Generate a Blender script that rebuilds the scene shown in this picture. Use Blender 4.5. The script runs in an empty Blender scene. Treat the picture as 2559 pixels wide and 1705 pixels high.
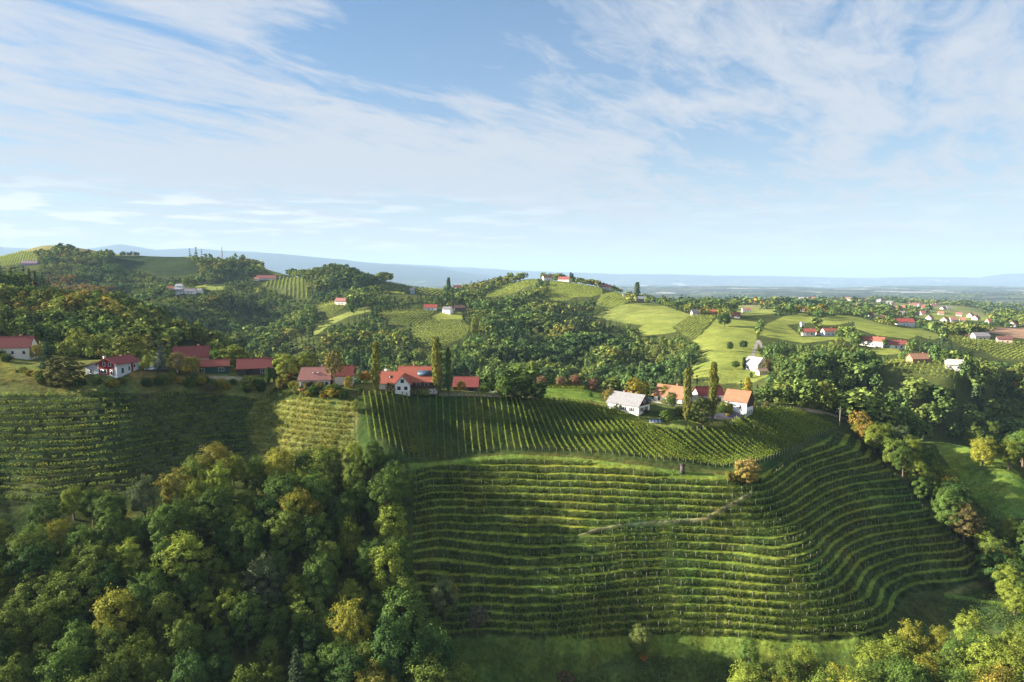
import bpy, math, random
import numpy as np

# ------------------------------------------------------------------ camera, sky, sun, exposure
S = bpy.context.scene
COL = S.collection
F = 1706.0                      # focal length in pixels of the 2559 px wide photograph
CU, CV = 1279.5, 852.5
PITCH = math.radians(5.44)
CP, SP = math.cos(PITCH), math.sin(PITCH)
CZ = 130.0                      # the drone hovers 130 m above the valley datum

cam = bpy.data.cameras.new("camera")
cam.sensor_width = 36.0
cam.lens = 36.0 * F / 2559.0
cam.clip_start = 1.0
cam.clip_end = 120000.0
camera = bpy.data.objects.new("camera", cam)
camera.location = (0, 0, CZ)
camera.rotation_euler = (math.radians(90) - PITCH, 0, 0)
COL.objects.link(camera)
S.camera = camera

SUN_EL, SUN_AZ = 19.0, 5.0     # degrees; azimuth: 0 = exactly left (-X), positive = towards the far side (+Y)
SUN_STRENGTH, SKY_STRENGTH, EXPOSURE = 5.0, 0.05, 1.95
sel, saz = math.radians(SUN_EL), math.radians(SUN_AZ)
SUNV = np.array([-math.cos(sel)*math.cos(saz), math.cos(sel)*math.sin(saz), math.sin(sel)])
sun_d = bpy.data.lights.new("sun", "SUN")
sun_d.energy = SUN_STRENGTH
sun_d.angle = math.radians(0.5)
sun_d.color = (1.0, 0.92, 0.77)
sun = bpy.data.objects.new("sun", sun_d)
from mathutils import Vector
sun.rotation_euler = Vector(SUNV).to_track_quat('Z', 'Y').to_euler()
COL.objects.link(sun)

S.view_settings.view_transform = 'Standard'
S.view_settings.look = 'None'
S.view_settings.exposure = EXPOSURE
S.view_settings.gamma = 1.0
S.cycles.use_denoising = True
S.cycles.max_bounces = 5
S.cycles.diffuse_bounces = 1
S.cycles.glossy_bounces = 2
S.cycles.transmission_bounces = 2
S.cycles.volume_bounces = 0
S.cycles.sample_clamp_indirect = 6.0

def build_sky():
    w = bpy.data.worlds.new("World")
    S.world = w
    w.use_nodes = True
    nt = w.node_tree
    nt.nodes.clear()
    N, L = nt.nodes.new, nt.links.new
    def math_n(op, a, b=None, c=None, clamp=False):
        n = N('ShaderNodeMath'); n.operation = op; n.use_clamp = clamp
        for i, v in enumerate((a, b, c)):
            if v is None: continue
            if hasattr(v, 'links'): L(v, n.inputs[i])
            else: n.inputs[i].default_value = v
        return n.outputs[0]
    out = N('ShaderNodeOutputWorld')
    bg = N('ShaderNodeBackground')
    bg.inputs['Strength'].default_value = SKY_STRENGTH
    L(bg.outputs[0], out.inputs['Surface'])
    sky = N('ShaderNodeTexSky')
    sky.sky_type = 'NISHITA'
    sky.sun_disc = False
    sky.sun_elevation = sel
    # Blender: rotation 0 puts the sun on +Y, growing clockwise seen from above
    sky.sun_rotation = math.atan2(SUNV[0], SUNV[1])
    sky.altitude = 400
    sky.air_density = 1.0
    sky.dust_density = 0.6
    sky.ozone_density = 2.0
    tc = N('ShaderNodeTexCoord')
    sep = N('ShaderNodeSeparateXYZ'); L(tc.outputs['Generated'], sep.inputs[0])
    dx, dy, dz = sep.outputs
    zz = math_n('MAXIMUM', dz, 0.0)
    zp = math_n('ADD', zz, 0.07)
    px = math_n('DIVIDE', dx, zp)
    py = math_n('DIVIDE', dy, zp)
    # cloud deck coordinates, turned so that u runs along the streaks
    ca, sa = math.cos(math.radians(52)), math.sin(math.radians(52))
    pu = math_n('ADD', math_n('MULTIPLY', px, ca), math_n('MULTIPLY', py, sa))
    pv = math_n('SUBTRACT', math_n('MULTIPLY', py, ca), math_n('MULTIPLY', px, sa))
    def noise(su, sv, off, detail, rough, dist, scale=1.0):
        cmb = N('ShaderNodeCombineXYZ')
        L(math_n('MULTIPLY', pu, su), cmb.inputs[0]); L(math_n('MULTIPLY', pv, sv), cmb.inputs[1])
        cmb.inputs[2].default_value = off
        n = N('ShaderNodeTexNoise')
        n.inputs['Scale'].default_value = scale
        n.inputs['Detail'].default_value = detail
        n.inputs['Roughness'].default_value = rough
        n.inputs['Distortion'].default_value = dist
        L(cmb.outputs[0], n.inputs['Vector'])
        return n.outputs['Fac']
    def ramp(v, lo, hi):
        m = N('ShaderNodeMapRange'); m.interpolation_type = 'SMOOTHSTEP'
        L(v, m.inputs['Value'])
        m.inputs['From Min'].default_value = lo; m.inputs['From Max'].default_value = hi
        return m.outputs['Result']
    def gauss(cx, cy, sx, sy):      # a broad patch of the deck, centred on (cx, cy) in deck coordinates
        a = math_n('DIVIDE', math_n('SUBTRACT', px, cx), sx)
        b = math_n('DIVIDE', math_n('SUBTRACT', py, cy), sy)
        r2 = math_n('ADD', math_n('MULTIPLY', a, a), math_n('MULTIPLY', b, b))
        return math_n('EXPONENT', math_n('MULTIPLY', r2, -1.0))
    broad = noise(0.35, 0.8, 3.1, 4, 0.5, 0.6)
    streak = noise(0.75, 1.9, 7.7, 10, 0.60, 0.9)
    fine = noise(2.6, 6.0, 1.3, 9, 0.66, 1.1)
    dens = math_n('MULTIPLY_ADD', streak, 0.80, math_n('MULTIPLY', broad, 0.36))
    dens = math_n('MULTIPLY_ADD', fine, 0.42, dens)
    for (cx, cy, sx, sy, k) in SKY_PATCHES:
        dens = math_n('MULTIPLY_ADD', gauss(cx, cy, sx, sy), k, dens)
    cov = ramp(dens, 0.54, 0.95)
    # haze low over the horizon whitens everything
    low = math_n('EXPONENT', math_n('MULTIPLY', zz, -3.4))
    cov = math_n('MAXIMUM', cov, math_n('MULTIPLY', low, 0.97))
    cov = math_n('MULTIPLY', cov, 0.93)
    # a low bank of flat cumulus near the horizon
    az = math_n('DIVIDE', dx, math_n('MAXIMUM', dy, 0.05))
    cmb = N('ShaderNodeCombineXYZ')
    L(math_n('MULTIPLY', az, 9.0), cmb.inputs[0]); L(math_n('MULTIPLY', dz, 85.0), cmb.inputs[1])
    cn = N('ShaderNodeTexNoise'); cn.inputs['Scale'].default_value = 1.0; cn.inputs['Detail'].default_value = 6
    cn.inputs['Roughness'].default_value = 0.55
    L(cmb.outputs[0], cn.inputs['Vector'])
    band = math_n('MULTIPLY', ramp(dz, 0.02, 0.045), math_n('SUBTRACT', 1.0, ramp(dz, 0.085, 0.13)))
    cum = math_n('MULTIPLY', ramp(cn.outputs['Fac'], 0.48, 0.62), band)
    cum = math_n('MULTIPLY', cum, math_n('SUBTRACT', 1.0, math_n('MULTIPLY', ramp(az, -0.5, 0.25), 0.75)))
    hsv = N('ShaderNodeHueSaturation')
    hsv.inputs['Saturation'].default_value = SKY_SAT
    hsv.inputs['Value'].default_value = SKY_VAL
    L(sky.outputs[0], hsv.inputs['Color'])
    # vapour colour: slightly blue-grey low down, white aloft
    vr = N('ShaderNodeMix'); vr.data_type = 'RGBA'
    L(low, vr.inputs['Factor'])
    vr.inputs['A'].default_value = CLOUD_HI
    vr.inputs['B'].default_value = CLOUD_LO
    mx = N('ShaderNodeMix'); mx.data_type = 'RGBA'
    L(cov, mx.inputs['Factor']); L(hsv.outputs[0], mx.inputs['A']); L(vr.outputs['Result'], mx.inputs['B'])
    mx2 = N('ShaderNodeMix'); mx2.data_type = 'RGBA'
    L(math_n('MULTIPLY', cum, 0.8), mx2.inputs['Factor']); L(mx.outputs['Result'], mx2.inputs['A'])
    mx2.inputs['B'].default_value = CUMULUS
    L(mx2.outputs['Result'], bg.inputs['Color'])
# (centre x, centre y, size x, size y, strength) of clearer (-) and thicker (+) parts of the cirrus deck
SKY_PATCHES = [(-0.2, 2.3, 0.6, 0.7, -0.20), (-1.7, 2.6, 0.9, 0.8, 0.06), (-1.6, 4.4, 1.6, 1.0, 0.20), (0.9, 4.2, 0.7, 1.0, -0.04), (2.3, 3.4, 1.6, 1.2, 0.10), (0.3, 5.0, 1.2, 1.2, 0.12)]
SKY_SAT, SKY_VAL = 1.75, 0.84
CLOUD_HI = (3.9, 4.15, 4.5, 1)
CLOUD_LO = (3.15, 3.10, 3.20, 1)
CUMULUS = (5.2, 5.1, 5.0, 1)
build_sky()

# ------------------------------------------------------------------ picture <-> world
def ray(u, v):
    b = (CV - v) / F
    y = CP + b*SP
    return (u - CU) / F / y, (-SP + b*CP) / y       # x/y and (z-CZ)/y of the sight line
def pix(x, y, z):
    zz = z - CZ
    f = y*CP - zz*SP
    upc = y*SP + zz*CP
    return CU + F*x/f, CV - F*upc/f

# ------------------------------------------------------------------ survey points of the land
CTRL = []                                           # (x/y, depth y, z above datum)
def P(u, v, D):
    a, k = ray(u, v); CTRL.append((a, D, CZ + D*k))
def H(u, D, z):                                     # z relative to the drone
    CTRL.append(((u - CU)/F/CP, D, CZ + z))
def ISO(z, pts):                                    # one level line seen in the photo
    d = [pts[0]]
    for (u0, v0), (u1, v1) in zip(pts[:-1], pts[1:]):
        n = max(1, int(round(math.hypot(u1-u0, v1-v0)/60)))
        d += [(u0+(u1-u0)*t/n, v0+(v1-v0)*t/n) for t in range(1, n+1)]
    for u, v in d:
        a, k = ray(u, v); CTRL.append((a, z/k, CZ + z))
def MANY(*pts):
    for p in pts: P(*p)

# crest of the near ridge, from the left farm to the pole at the right
MANY((-250,900,270),(0,930,262),(150,940,258),(280,945,250),(420,935,262),(520,932,276),(640,937,279),(730,955,268),(800,970,256),(880,980,252),
     (950,978,258),(1000,985,254),(1100,985,262),(1180,983,268),(1280,988,275),(1400,985,285),(1500,992,285),(1575,1036,256),
     (1650,1052,252),(1720,1060,251),(1800,1056,256),(1850,1036,266),(1900,1020,280),(1980,1022,292),(2060,1033,300),(2120,1050,302),
     (2200,1083,300),(2280,1108,292))
MANY((2000,1010,312),(2080,1029,318),(2150,1051,318)); MANY((600,915,300),(100,905,290),(1000,962,280),(1300,968,300),(1450,968,305),(1700,1005,285),(1830,1000,300))
# left vineyard and its gully
P(0,985,246); P(150,985,248); P(0,1250,205); P(200,1235,208); P(-250,1000,250); P(-250,1270,205)
ISO(-45, [(0,1010),(150,1005),(300,999),(450,986),(560,976),(630,972),(700,978),(760,988),(900,997)])
ISO(-55, [(-200,1112),(0,1110),(150,1106),(250,1099),(350,1084),(450,1067),(550,1056),(630,1053),(700,1063),(760,1077),(900,1092),(1000,1100)])
ISO(-65, [(-200,1235),(0,1230),(200,1216),(350,1193),(500,1164),(630,1150),(760,1160),(880,1165)])
# straight-row vineyard face
MANY((990,995,253),(1140,995,256),(1250,998,258),(1320,1005,258),(1020,1143,232),(1140,1136,236),(1250,1126,238),(1373,1126,238),(1470,1132,236),
     (1600,1145,232),(1727,1159,229),(1811,1170,228),(1906,1153,236),(1987,1118,256),(2050,1085,278),(2105,1064,296))
MANY((1140,1062,247),(1373,1068,249),(1560,1090,243),(1700,1110,239))
# headland path above the terraces
MANY((1043,1163,224),(1160,1149,229),(1280,1139,231),(1450,1147,229),(1600,1166,224),(1700,1180,220),(1820,1192,219))
# terraces: level lines
ISO(-96.6, [(1080,1578),(1200,1576),(1362,1574),(1450,1570),(1560,1560),(1661,1558),(1800,1562),(1920,1576),(2042,1587),(2142,1580),(2164,1573),(2202,1556),(2216,1531),(2235,1498),(2260,1468),(2306,1458),(2417,1446),(2490,1439)])
ISO(-93.3, [(1080,1538),(1280,1549),(1390,1548),(1480,1530),(1560,1517),(1661,1511),(1800,1516),(1919,1531),(2042,1535),(2096,1527),(2150,1512),(2178,1480),(2212,1440),(2250,1418),(2330,1408),(2440,1396),(2520,1388)])
ISO(-90.0, [(1080,1495),(1280,1516),(1390,1512),(1470,1490),(1560,1474),(1661,1469),(1800,1474),(1919,1485),(2028,1488),(2093,1471),(2121,1448),(2145,1415),(2185,1388),(2250,1374),(2330,1364),(2420,1352),(2490,1344)])
ISO(-85.0, [(1080,1405),(1280,1425),(1400,1424),(1500,1412),(1661,1404),(1919,1424),(2001,1420),(2061,1400),(2090,1370),(2118,1340),(2170,1322),(2260,1310),(2330,1300),(2400,1292)])
ISO(-80.0, [(1080,1330),(1300,1345),(1500,1348),(1661,1337),(1800,1338),(1919,1350),(2000,1340),(2040,1315),(2075,1285),(2130,1262),(2200,1248),(2270,1238),(2335,1231)])
ISO(-75.0, [(1080,1275),(1280,1275),(1480,1285),(1661,1285),(1800,1290),(1900,1285),(1980,1265),(2040,1230),(2100,1205),(2180,1190),(2225,1185),(2290,1178)])
ISO(-70.0, [(1070,1225),(1280,1218),(1480,1226),(1661,1236),(1800,1245),(1880,1238),(1950,1212),(2010,1175),(2070,1150),(2150,1135)])
ISO(-65.0, [(1150,1172),(1900,1192),(1950,1160),(2010,1120),(2070,1100)])
MANY((2480,1432,222),(2500,1470,216),(2372,1488,203),(2460,1456,210),(2540,1515,196))
# foot of the terraces and valley bottom
MANY(*[(u,1640,179.5) for u in range(1200,2200,70)]); MANY(*[(u,1700,173) for u in range(1280,2200,100)])
for u in range(-400, 2901, 150):
    H(u, 120, -106 - 3*math.sin(u*0.004)); H(u, 60, -104); H(u, 20, -100)
for u, pts in {-300: ((190,-76),(170,-86),(150,-94)), 0: ((190,-77),(170,-87),(150,-95)), 350: ((195,-73),(175,-85),(155,-96)), 700: ((208,-73),(185,-86),(162,-98)),
               950: ((208,-75),(190,-86),(172,-97),(150,-105)), 1279: ((150,-108),), 1700: ((150,-107),), 2200: ((172,-102),(150,-104)), 2500: ((180,-99),(155,-103)), 2800: ((180,-98),(150,-104))}.items():
    for D, z in pts: H(u, D, z)
# ravine to the right of the terraces and meadow beyond
for u, D, z in ((2275,287,-75),(2335,270,-81),(2390,252,-88),(2445,237,-93),(2500,225,-97),(2570,212,-99),(2650,195,-98),(2750,215,-99)): H(u, D, z)
MANY((2330,1102,288),(2420,1128,272),(2470,1150,265),(2559,1200,252),(2440,1225,252),(2559,1285,236),(2500,1255,240),(2700,1260,250))
# ground behind the ridge
for u, D, z in ((0,330,-32),(300,310,-40),(550,315,-52),(750,330,-66),(900,330,-72),(1100,335,-78),(1280,345,-80),(1500,350,-86),(1700,345,-88),(1900,350,-86),(2100,350,-84),(2250,340,-88),(2400,330,-95),(2559,320,-100),
                (1000,400,-95),(1280,400,-100),(1500,400,-100),(1700,400,-98),(1900,400,-97),(2150,400,-97),(2400,390,-100),(2600,380,-104)): H(u, D, z)
# wooded hill at the left
for u, D, z in ((-300,480,4),(-100,480,-6),(60,470,-12),(200,455,-18),(330,440,-25),(450,420,-35),(560,400,-46),(-300,380,-20),(0,380,-27),(200,380,-32),(400,370,-44),
                (60,580,-42),(330,540,-66),(560,500,-88),(-200,600,-20),(700,440,-92),(800,520,-98)): H(u, D, z)
# valley and woods in the middle
for u, D, z in ((700,600,-95),(600,700,-80),(500,750,-60),(300,720,-50),(100,750,-45),(650,850,-78),(760,900,-70),(1000,520,-84),(900,450,-95),(1280,500,-84),(1280,620,-68),(1280,740,-55),(1280,860,-42),
                (1500,500,-86),(1500,620,-72),(1450,740,-58),(1640,520,-86),(1640,600,-74),(1120,520,-84)): H(u, D, z)
MANY((1090,872,620),(1040,845,660),(1100,805,760),(1180,800,760),(960,795,760),(1075,776,800),(1120,785,790),(985,776,830),
     (790,838,660),(860,795,790),(925,772,860),(800,765,860),(850,760,900),(740,762,960))
for u, D, z in ((880,640,-72),(940,700,-66),(860,560,-84),(1000,900,-32),(960,970,-20)): H(u, D, z)
MANY((1000,736,1060),(950,715,1150),(1040,718,1170),(1120,728,1180),(1060,740,1080))
# summit hill with the farm, and the spur running right from it
MANY((1200,742,1120),(1260,722,1150),(1330,703,1170),(1390,702,1170),(1450,712,1150),(1520,724,1120),(1570,738,1080),(1640,756,1040),(1700,768,1000),
     (1400,740,980),(1480,745,950),(1540,765,900),(1600,780,850),(1690,800,760),(1640,835,690),(1600,826,720),(1500,790,860),(1780,775,1000))
# meadow with the white cottage
MANY((1760,860,600),(1800,850,610),(1850,815,700),(1880,868,580),(1800,905,510),(1870,925,480),(1910,940,455),(1740,935,470),(1760,885,550),(1890,810,720),(1950,950,430))
for u, D, z in ((1200,1250,-20),(1330,1300,-14),(1450,1300,-30),(1600,1250,-60),(1800,1250,-75)): H(u, D, z)
# right-hand hillside
MANY((2000,925,420),(2050,880,560),(2022,838,690),(2075,835,690),(2000,805,800),(2050,795,840),(2120,815,760),(2180,872,580),(2246,876,570),(2220,830,720),(2300,830,760),
     (2200,926,430),(2240,900,480),(2300,908,470),(2330,932,420),(2400,943,410),(2385,920,460),(2435,935,430),(2306,902,500),(2420,850,700),(2490,856,690),(2559,870,670),(2559,900,580),(2470,890,600),
     (2500,830,900),(2559,822,980),(2440,826,900),(2260,812,900),(2350,800,1150),(2450,790,1350),(2300,785,1500),(2140,792,900),(1950,785,950),(2000,775,1200))
for u, D, z in ((2500,400,-92),(2559,440,-84),(2350,520,-68),(2500,500,-74),(2600,520,-76),(2150,480,-78),(2100,620,-58)): H(u, D, z)
MANY((1820,772,1300),(1950,762,1800),(2100,758,2000),(2250,760,2100),(2350,772,1900),(2450,775,2100),(2559,800,2000),(2000,752,2600),(2200,752,3000))
# far-left hill with the mast and its foot
for u, D, z in ((60,1330,44),(110,1350,56),(170,1360,60),(230,1350,52),(290,1350,42),(350,1360,43),(420,1370,43),(480,1380,42),(540,1400,40),(600,1400,24),(660,1380,10),(-60,1330,28),(-300,1400,0),
                (100,1550,20),(300,1600,0),(550,1650,0),(170,1150,5),(300,1150,-10),(450,1150,-22),(30,1150,2)): H(u, D, z)
MANY((30,645,1330),(70,650,1290),(420,642,1370),(420,690,1200),(310,665,1250),(500,682,1220),(523,718,1000),(440,728,940),(520,726,960),
     (700,680,1300),(650,672,1340),(730,697,1200),(740,745,1060),(670,700,1200),(600,690,1250))
for u, D, z in ((780,1150,4),(830,1160,12),(870,1160,11),(920,1150,2),(970,1150,-8),(860,1050,-30),(800,1080,-22),(930,1050,-28),(300,900,-45),(120,900,-40),(600,1000,-48),(800,1400,-50),(1000,1400,-60),(1150,1400,-70)): H(u, D, z)
# distant lowland
for u in (-600, 0, 600, 1279, 1900, 2559, 3100):
    for D, z in ((3300,-150),(5000,-185),(9000,-205),(15000,-205),(25000,-205),(45000,-205)):
        H(u, D, z + (60 if u < 900 and D < 4000 else 0))
for u in (-1500, 4000):
    for D, z in ((120,-100),(250,-50),(500,-50),(1200,-20),(2500,-100)): H(u, D, z)

CT = np.array(CTRL)
def rbf_coords(a, D): return np.stack([a*1.25, np.log(D)*1.0], -1)
def fit():
    q = rbf_coords(CT[:, 0], CT[:, 1])
    d2 = ((q[:, None] - q[None])**2).sum(-1)
    n = len(q); C2 = 0.05**2
    K = np.sqrt(d2 + C2)
    Pm = np.concatenate([np.ones((n, 1)), q], 1)
    A = np.zeros((n+3, n+3)); A[:n, :n] = K - np.eye(n)*0.006; A[:n, n:] = Pm; A[n:, :n] = Pm.T
    return q, np.linalg.solve(A, np.concatenate([CT[:, 2], np.zeros(3)])), C2
RQ, RW, RC2 = fit()
def rbf(a, D):
    q = rbf_coords(a.ravel(), D.ravel()).astype(np.float32)
    out = np.empty(len(q)); RQ32 = RQ.astype(np.float32); W = RW[:-3].astype(np.float32)
    for i in range(0, len(q), 20000):
        c = q[i:i+20000]
        d2 = np.maximum(-2*(c @ RQ32.T) + (c*c).sum(1)[:, None] + (RQ32*RQ32).sum(1)[None], 0)
        out[i:i+20000] = np.sqrt(d2 + RC2) @ W
    out += RW[-3] + q @ RW[-2:]
    return out.reshape(a.shape)

# sheet of ground points: columns of constant bearing, rows of depth, finer where the land lies near
acols = np.concatenate([np.linspace(-1.7, -0.86, 40, endpoint=False), np.arange(-0.86, 0.86, 0.0017), np.linspace(0.86, 1.7, 40)])
drows = [20.0]
while drows[-1] < 60000:
    D = drows[-1]
    drows.append(D + (D*0.06 if D < 100 else D*0.012 if D < 150 else 0.42 if D < 305 else D*0.0048 if D < 2500 else D*0.02))
drows = np.array(drows)
NA, ND = len(acols), len(drows)

# smooth value noise
def vnoise(x, y, seed):
    rs = np.random.RandomState(seed); T = rs.rand(256, 256).astype(np.float32)
    xi = np.floor(x).astype(int); yi = np.floor(y).astype(int); fx = x - xi; fy = y - yi
    fx = fx*fx*(3-2*fx); fy = fy*fy*(3-2*fy)
    g = lambda i, j: T[i & 255, j & 255]
    return (g(xi, yi)*(1-fx) + g(xi+1, yi)*fx)*(1-fy) + (g(xi, yi+1)*(1-fx) + g(xi+1, yi+1)*fx)*fy
def fbm(x, y, seed, o=4):
    s = 0; a = 0.5
    for i in range(o): s = s + a*vnoise(x*2**i, y*2**i, seed+i); a *= 0.5
    return s - 0.47

# evaluate the fit on a coarse lattice and refine (bicubic would not differ visibly)
ca_ = np.linspace(acols[0], acols[-1], 420); cl_ = np.linspace(math.log(drows[0]), math.log(drows[-1]), 620)
GA, GL = np.meshgrid(ca_, cl_, indexing='xy')
ZC = rbf(GA, np.exp(GL))
def interp2(Z, ia, il):
    def cub(t): # Catmull-Rom weights
        return (-.5*t**3 + t*t - .5*t, 1.5*t**3 - 2.5*t*t + 1, -1.5*t**3 + 2*t*t + .5*t, .5*t**3 - .5*t*t)
    i0 = np.clip(np.floor(ia).astype(int), 1, Z.shape[1]-3); j0 = np.clip(np.floor(il).astype(int), 1, Z.shape[0]-3)
    wa = cub(ia - i0); wl = cub(il - j0); s = 0
    for j in range(4):
        r = 0
        for i in range(4): r = r + wa[i]*Z[j0-1+j, i0-1+i]
        s = s + wl[j]*r
    return s
AA, DD = np.meshgrid(acols, drows, indexing='xy')          # [row, col]
IA = (AA - ca_[0])/(ca_[1]-ca_[0]); IL = (np.log(DD) - cl_[0])/(cl_[1]-cl_[0])
ZS = interp2(ZC, IA, IL)
XX, YY = AA*DD, DD
far = np.clip((DD - 330)/500, 0, 1)
ZS = ZS + far*fbm(XX/170, YY/170, 5)*np.clip(DD*0.012, 0, 22)*(DD < 6000)
ZS = ZS + np.clip((DD-3000)/3000, 0, 1)*fbm(XX/1500, YY/1500, 9)*110
# blue mountains: a high one behind the left hills and low ones along the horizon
def prof(a, pts): 
    return np.interp(a, [p[0] for p in pts], [p[1] for p in pts])
def mountain(D0, w, pts, base):
    top = []
    for u, v in pts:
        a, k = ray(u, v); top.append((a, CZ + D0*k - base))
    hgt = prof(AA, top)
    return hgt*np.exp(-((DD - D0)/w)**2*np.where(DD < D0, 1.0, .5))
ZS = ZS + mountain(21000, 4500, [(-600,640),(0,622),(180,632),(300,617),(390,630),(480,625),(560,630),(620,632),(700,637),(800,648),(900,660),(1000,668),(1100,676),(1200,692),(1350,715),(1500,725)], CZ-205)
ZS = ZS + np.maximum(mountain(30000, 5500, [(-600,660),(600,652),(850,652),(1000,660),(1300,676),(1600,684),(1900,688),(2150,694),(2300,690),(2450,692),(2510,683),(2559,680),(2700,684),(3200,690)], CZ-205)
                     *(0.9 + 0.35*fbm(AA*9, AA*0+3.3, 31)), 0)

def col_z(Z, a):
    i = np.interp(a, acols, np.arange(NA)); i0 = int(min(max(math.floor(i), 0), NA-2)); f = i - i0
    return Z[:, i0]*(1-f) + Z[:, i0+1]*f
def hit(u, v, Dmin=60.0, Dmax=6000.0):              # where the sight line through a photo pixel meets the ground
    a, k = ray(u, v)
    z = col_z(ZS, a); d = z - (CZ + drows*k)
    m = np.where((d >= 0) & (drows >= Dmin) & (drows <= Dmax))[0]
    if len(m) == 0:
        m = [int(np.argmax(np.where((drows >= Dmin) & (drows <= Dmax), d/drows, -9)))]
    j = m[0]
    if j > 0 and d[j-1] < 0 <= d[j]:
        t = -d[j-1]/(d[j]-d[j-1]); D = drows[j-1] + t*(drows[j]-drows[j-1])
    else: D = drows[j]
    return np.array([a*D, D])
def sample(Z, x, y):
    x = np.asarray(x, float); y = np.asarray(y, float)
    a = x/y
    i = np.clip(np.interp(a, acols, np.arange(NA)), 0, NA-1.001); j = np.clip(np.interp(y, drows, np.arange(ND)), 0, ND-1.001)
    i0 = i.astype(int); j0 = j.astype(int); fi = i - i0; fj = j - j0
    return (Z[j0, i0]*(1-fi) + Z[j0, i0+1]*fi)*(1-fj) + (Z[j0+1, i0]*(1-fi) + Z[j0+1, i0+1]*fi)*fj
# horizon table: steepest ground slope seen so far along each bearing -> what terrain hides
KMAX = np.maximum.accumulate((ZS - CZ)/DD, axis=0)
def visible(x, y, z, slack=0.0):
    a = x/y; k = (z - CZ)/y
    i = np.clip(np.interp(a, acols, np.arange(NA)).astype(int), 0, NA-1); j = np.clip(np.interp(y, drows, np.arange(ND)).astype(int)-1, 0, ND-1)
    return k >= KMAX[j, i] - slack

def inside(poly, X, Y):                             # vectorised point in polygon
    poly = np.asarray(poly, float); r = np.zeros(np.shape(X), bool)
    x0, y0 = poly[-1]
    for x1, y1 in poly:
        c = ((y1 > Y) != (y0 > Y))
        if y1 != y0: r ^= c & (X < (x0 - x1)*(Y - y1)/(y0 - y1 + 1e-12) + x1)
        x0, y0 = x1, y1
    return r
def ground_poly(px, Dmin=60.0, Dmax=6000.0, sub=6):  # photo outline -> outline on the land
    out = []
    n = len(px)
    for i in range(n):
        (u0, v0), (u1, v1) = px[i], px[(i+1) % n]
        for t in range(sub):
            out.append(hit(u0 + (u1-u0)*t/sub, v0 + (v1-v0)*t/sub, Dmin, Dmax))
    return np.array(out)

# ------------------------------------------------------------------ small builders
def lin(r, g, b): # sRGB 0-255 -> linear
    f = lambda c: (c/255/12.92) if c <= 10 else ((c/255+0.055)/1.055)**2.4
    return (f(r), f(g), f(b))
def nodes(name):
    m = bpy.data.materials.new(name); m.use_nodes = True
    nt = m.node_tree; nt.nodes.clear()
    out = nt.nodes.new('ShaderNodeOutputMaterial')
    return m, nt, nt.nodes.new, nt.links.new, out
def tex_noise(nt, vec, scale, detail=4, rough=0.55):
    n = nt.nodes.new('ShaderNodeTexNoise'); n.inputs['Scale'].default_value = scale
    n.inputs['Detail'].default_value = detail; n.inputs['Roughness'].default_value = rough
    nt.links.new(vec, n.inputs['Vector']); return n.outputs['Fac']
def map_range(nt, v, a, b, c, d):
    n = nt.nodes.new('ShaderNodeMapRange'); nt.links.new(v, n.inputs[0])
    for i, x in enumerate((a, b, c, d)): n.inputs[i+1].default_value = x
    return n.outputs[0]
def mul_col(nt, col, fac):
    n = nt.nodes.new('ShaderNodeVectorMath'); n.operation = 'SCALE'
    nt.links.new(col, n.inputs[0]); nt.links.new(fac, n.inputs['Scale']); return n.outputs[0]
def mixc(nt, fac, a, b):
    n = nt.nodes.new('ShaderNodeMix'); n.data_type = 'RGBA'
    for k, v in (('Factor', fac), ('A', a), ('B', b)):
        if hasattr(v, 'links'): nt.links.new(v, n.inputs[k])
        else: n.inputs[k].default_value = v
    return n.outputs['Result']

LEAF_K = 1.10      # leaf albedo, whole landscape
COVER_K = 0.85     # ground cover albedo
ROOF_K = 0.72
def foliage_mat(name, attr=None, transl=0.25, yellow=(0.25, 0.195, 0.028)):
    """leaves: the object's own colour, scattered leaf by leaf, with sunlight through the blades"""
    m, nt, N, L, out = nodes(name)
    geo = N('ShaderNodeNewGeometry')
    if attr:
        a = N('ShaderNodeAttribute'); a.attribute_name = attr; base = a.outputs['Color']; alpha = a.outputs['Alpha']
    else:
        oi = N('ShaderNodeObjectInfo'); base = oi.outputs['Color']; alpha = oi.outputs['Alpha']
    rnd = geo.outputs['Random Per Island']
    nz = tex_noise(nt, geo.outputs['Position'], 0.22, 3)
    # patches that have turned yellow; alpha carries how many
    add = N('ShaderNodeMath'); add.operation = 'ADD'; L(nz, add.inputs[0]); L(map_range(nt, rnd, 0, 1, -0.10, 0.10), add.inputs[1])
    add2 = N('ShaderNodeMath'); add2.operation = 'ADD'; L(add.outputs[0], add2.inputs[0]); L(map_range(nt, alpha, 0, 1, -0.25, 0.25), add2.inputs[1])
    turn = map_range(nt, add2.outputs[0], 0.55, 0.72, 0.0, 0.75)
    c = mixc(nt, turn, base, (*yellow, 1))
    c = mul_col(nt, c, map_range(nt, rnd, 0, 1, 0.55*LEAF_K, 1.45*LEAF_K))
    d = N('ShaderNodeBsdfDiffuse'); t = N('ShaderNodeBsdfTranslucent'); mx = N('ShaderNodeMixShader')
    g = N('ShaderNodeBsdfGlossy'); g.inputs['Roughness'].default_value = 0.5; g.inputs['Color'].default_value = (0.9, 0.9, 0.85, 1)
    L(c, d.inputs['Color']); L(c, t.inputs['Color']); mx.inputs[0].default_value = transl
    L(d.outputs[0], mx.inputs[1]); L(t.outputs[0], mx.inputs[2])
    mg = N('ShaderNodeMixShader'); mg.inputs[0].default_value = 0.004
    L(mx.outputs[0], mg.inputs[1]); L(g.outputs[0], mg.inputs[2])
    L(mg.outputs[0], out.inputs['Surface'])
    return m
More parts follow.
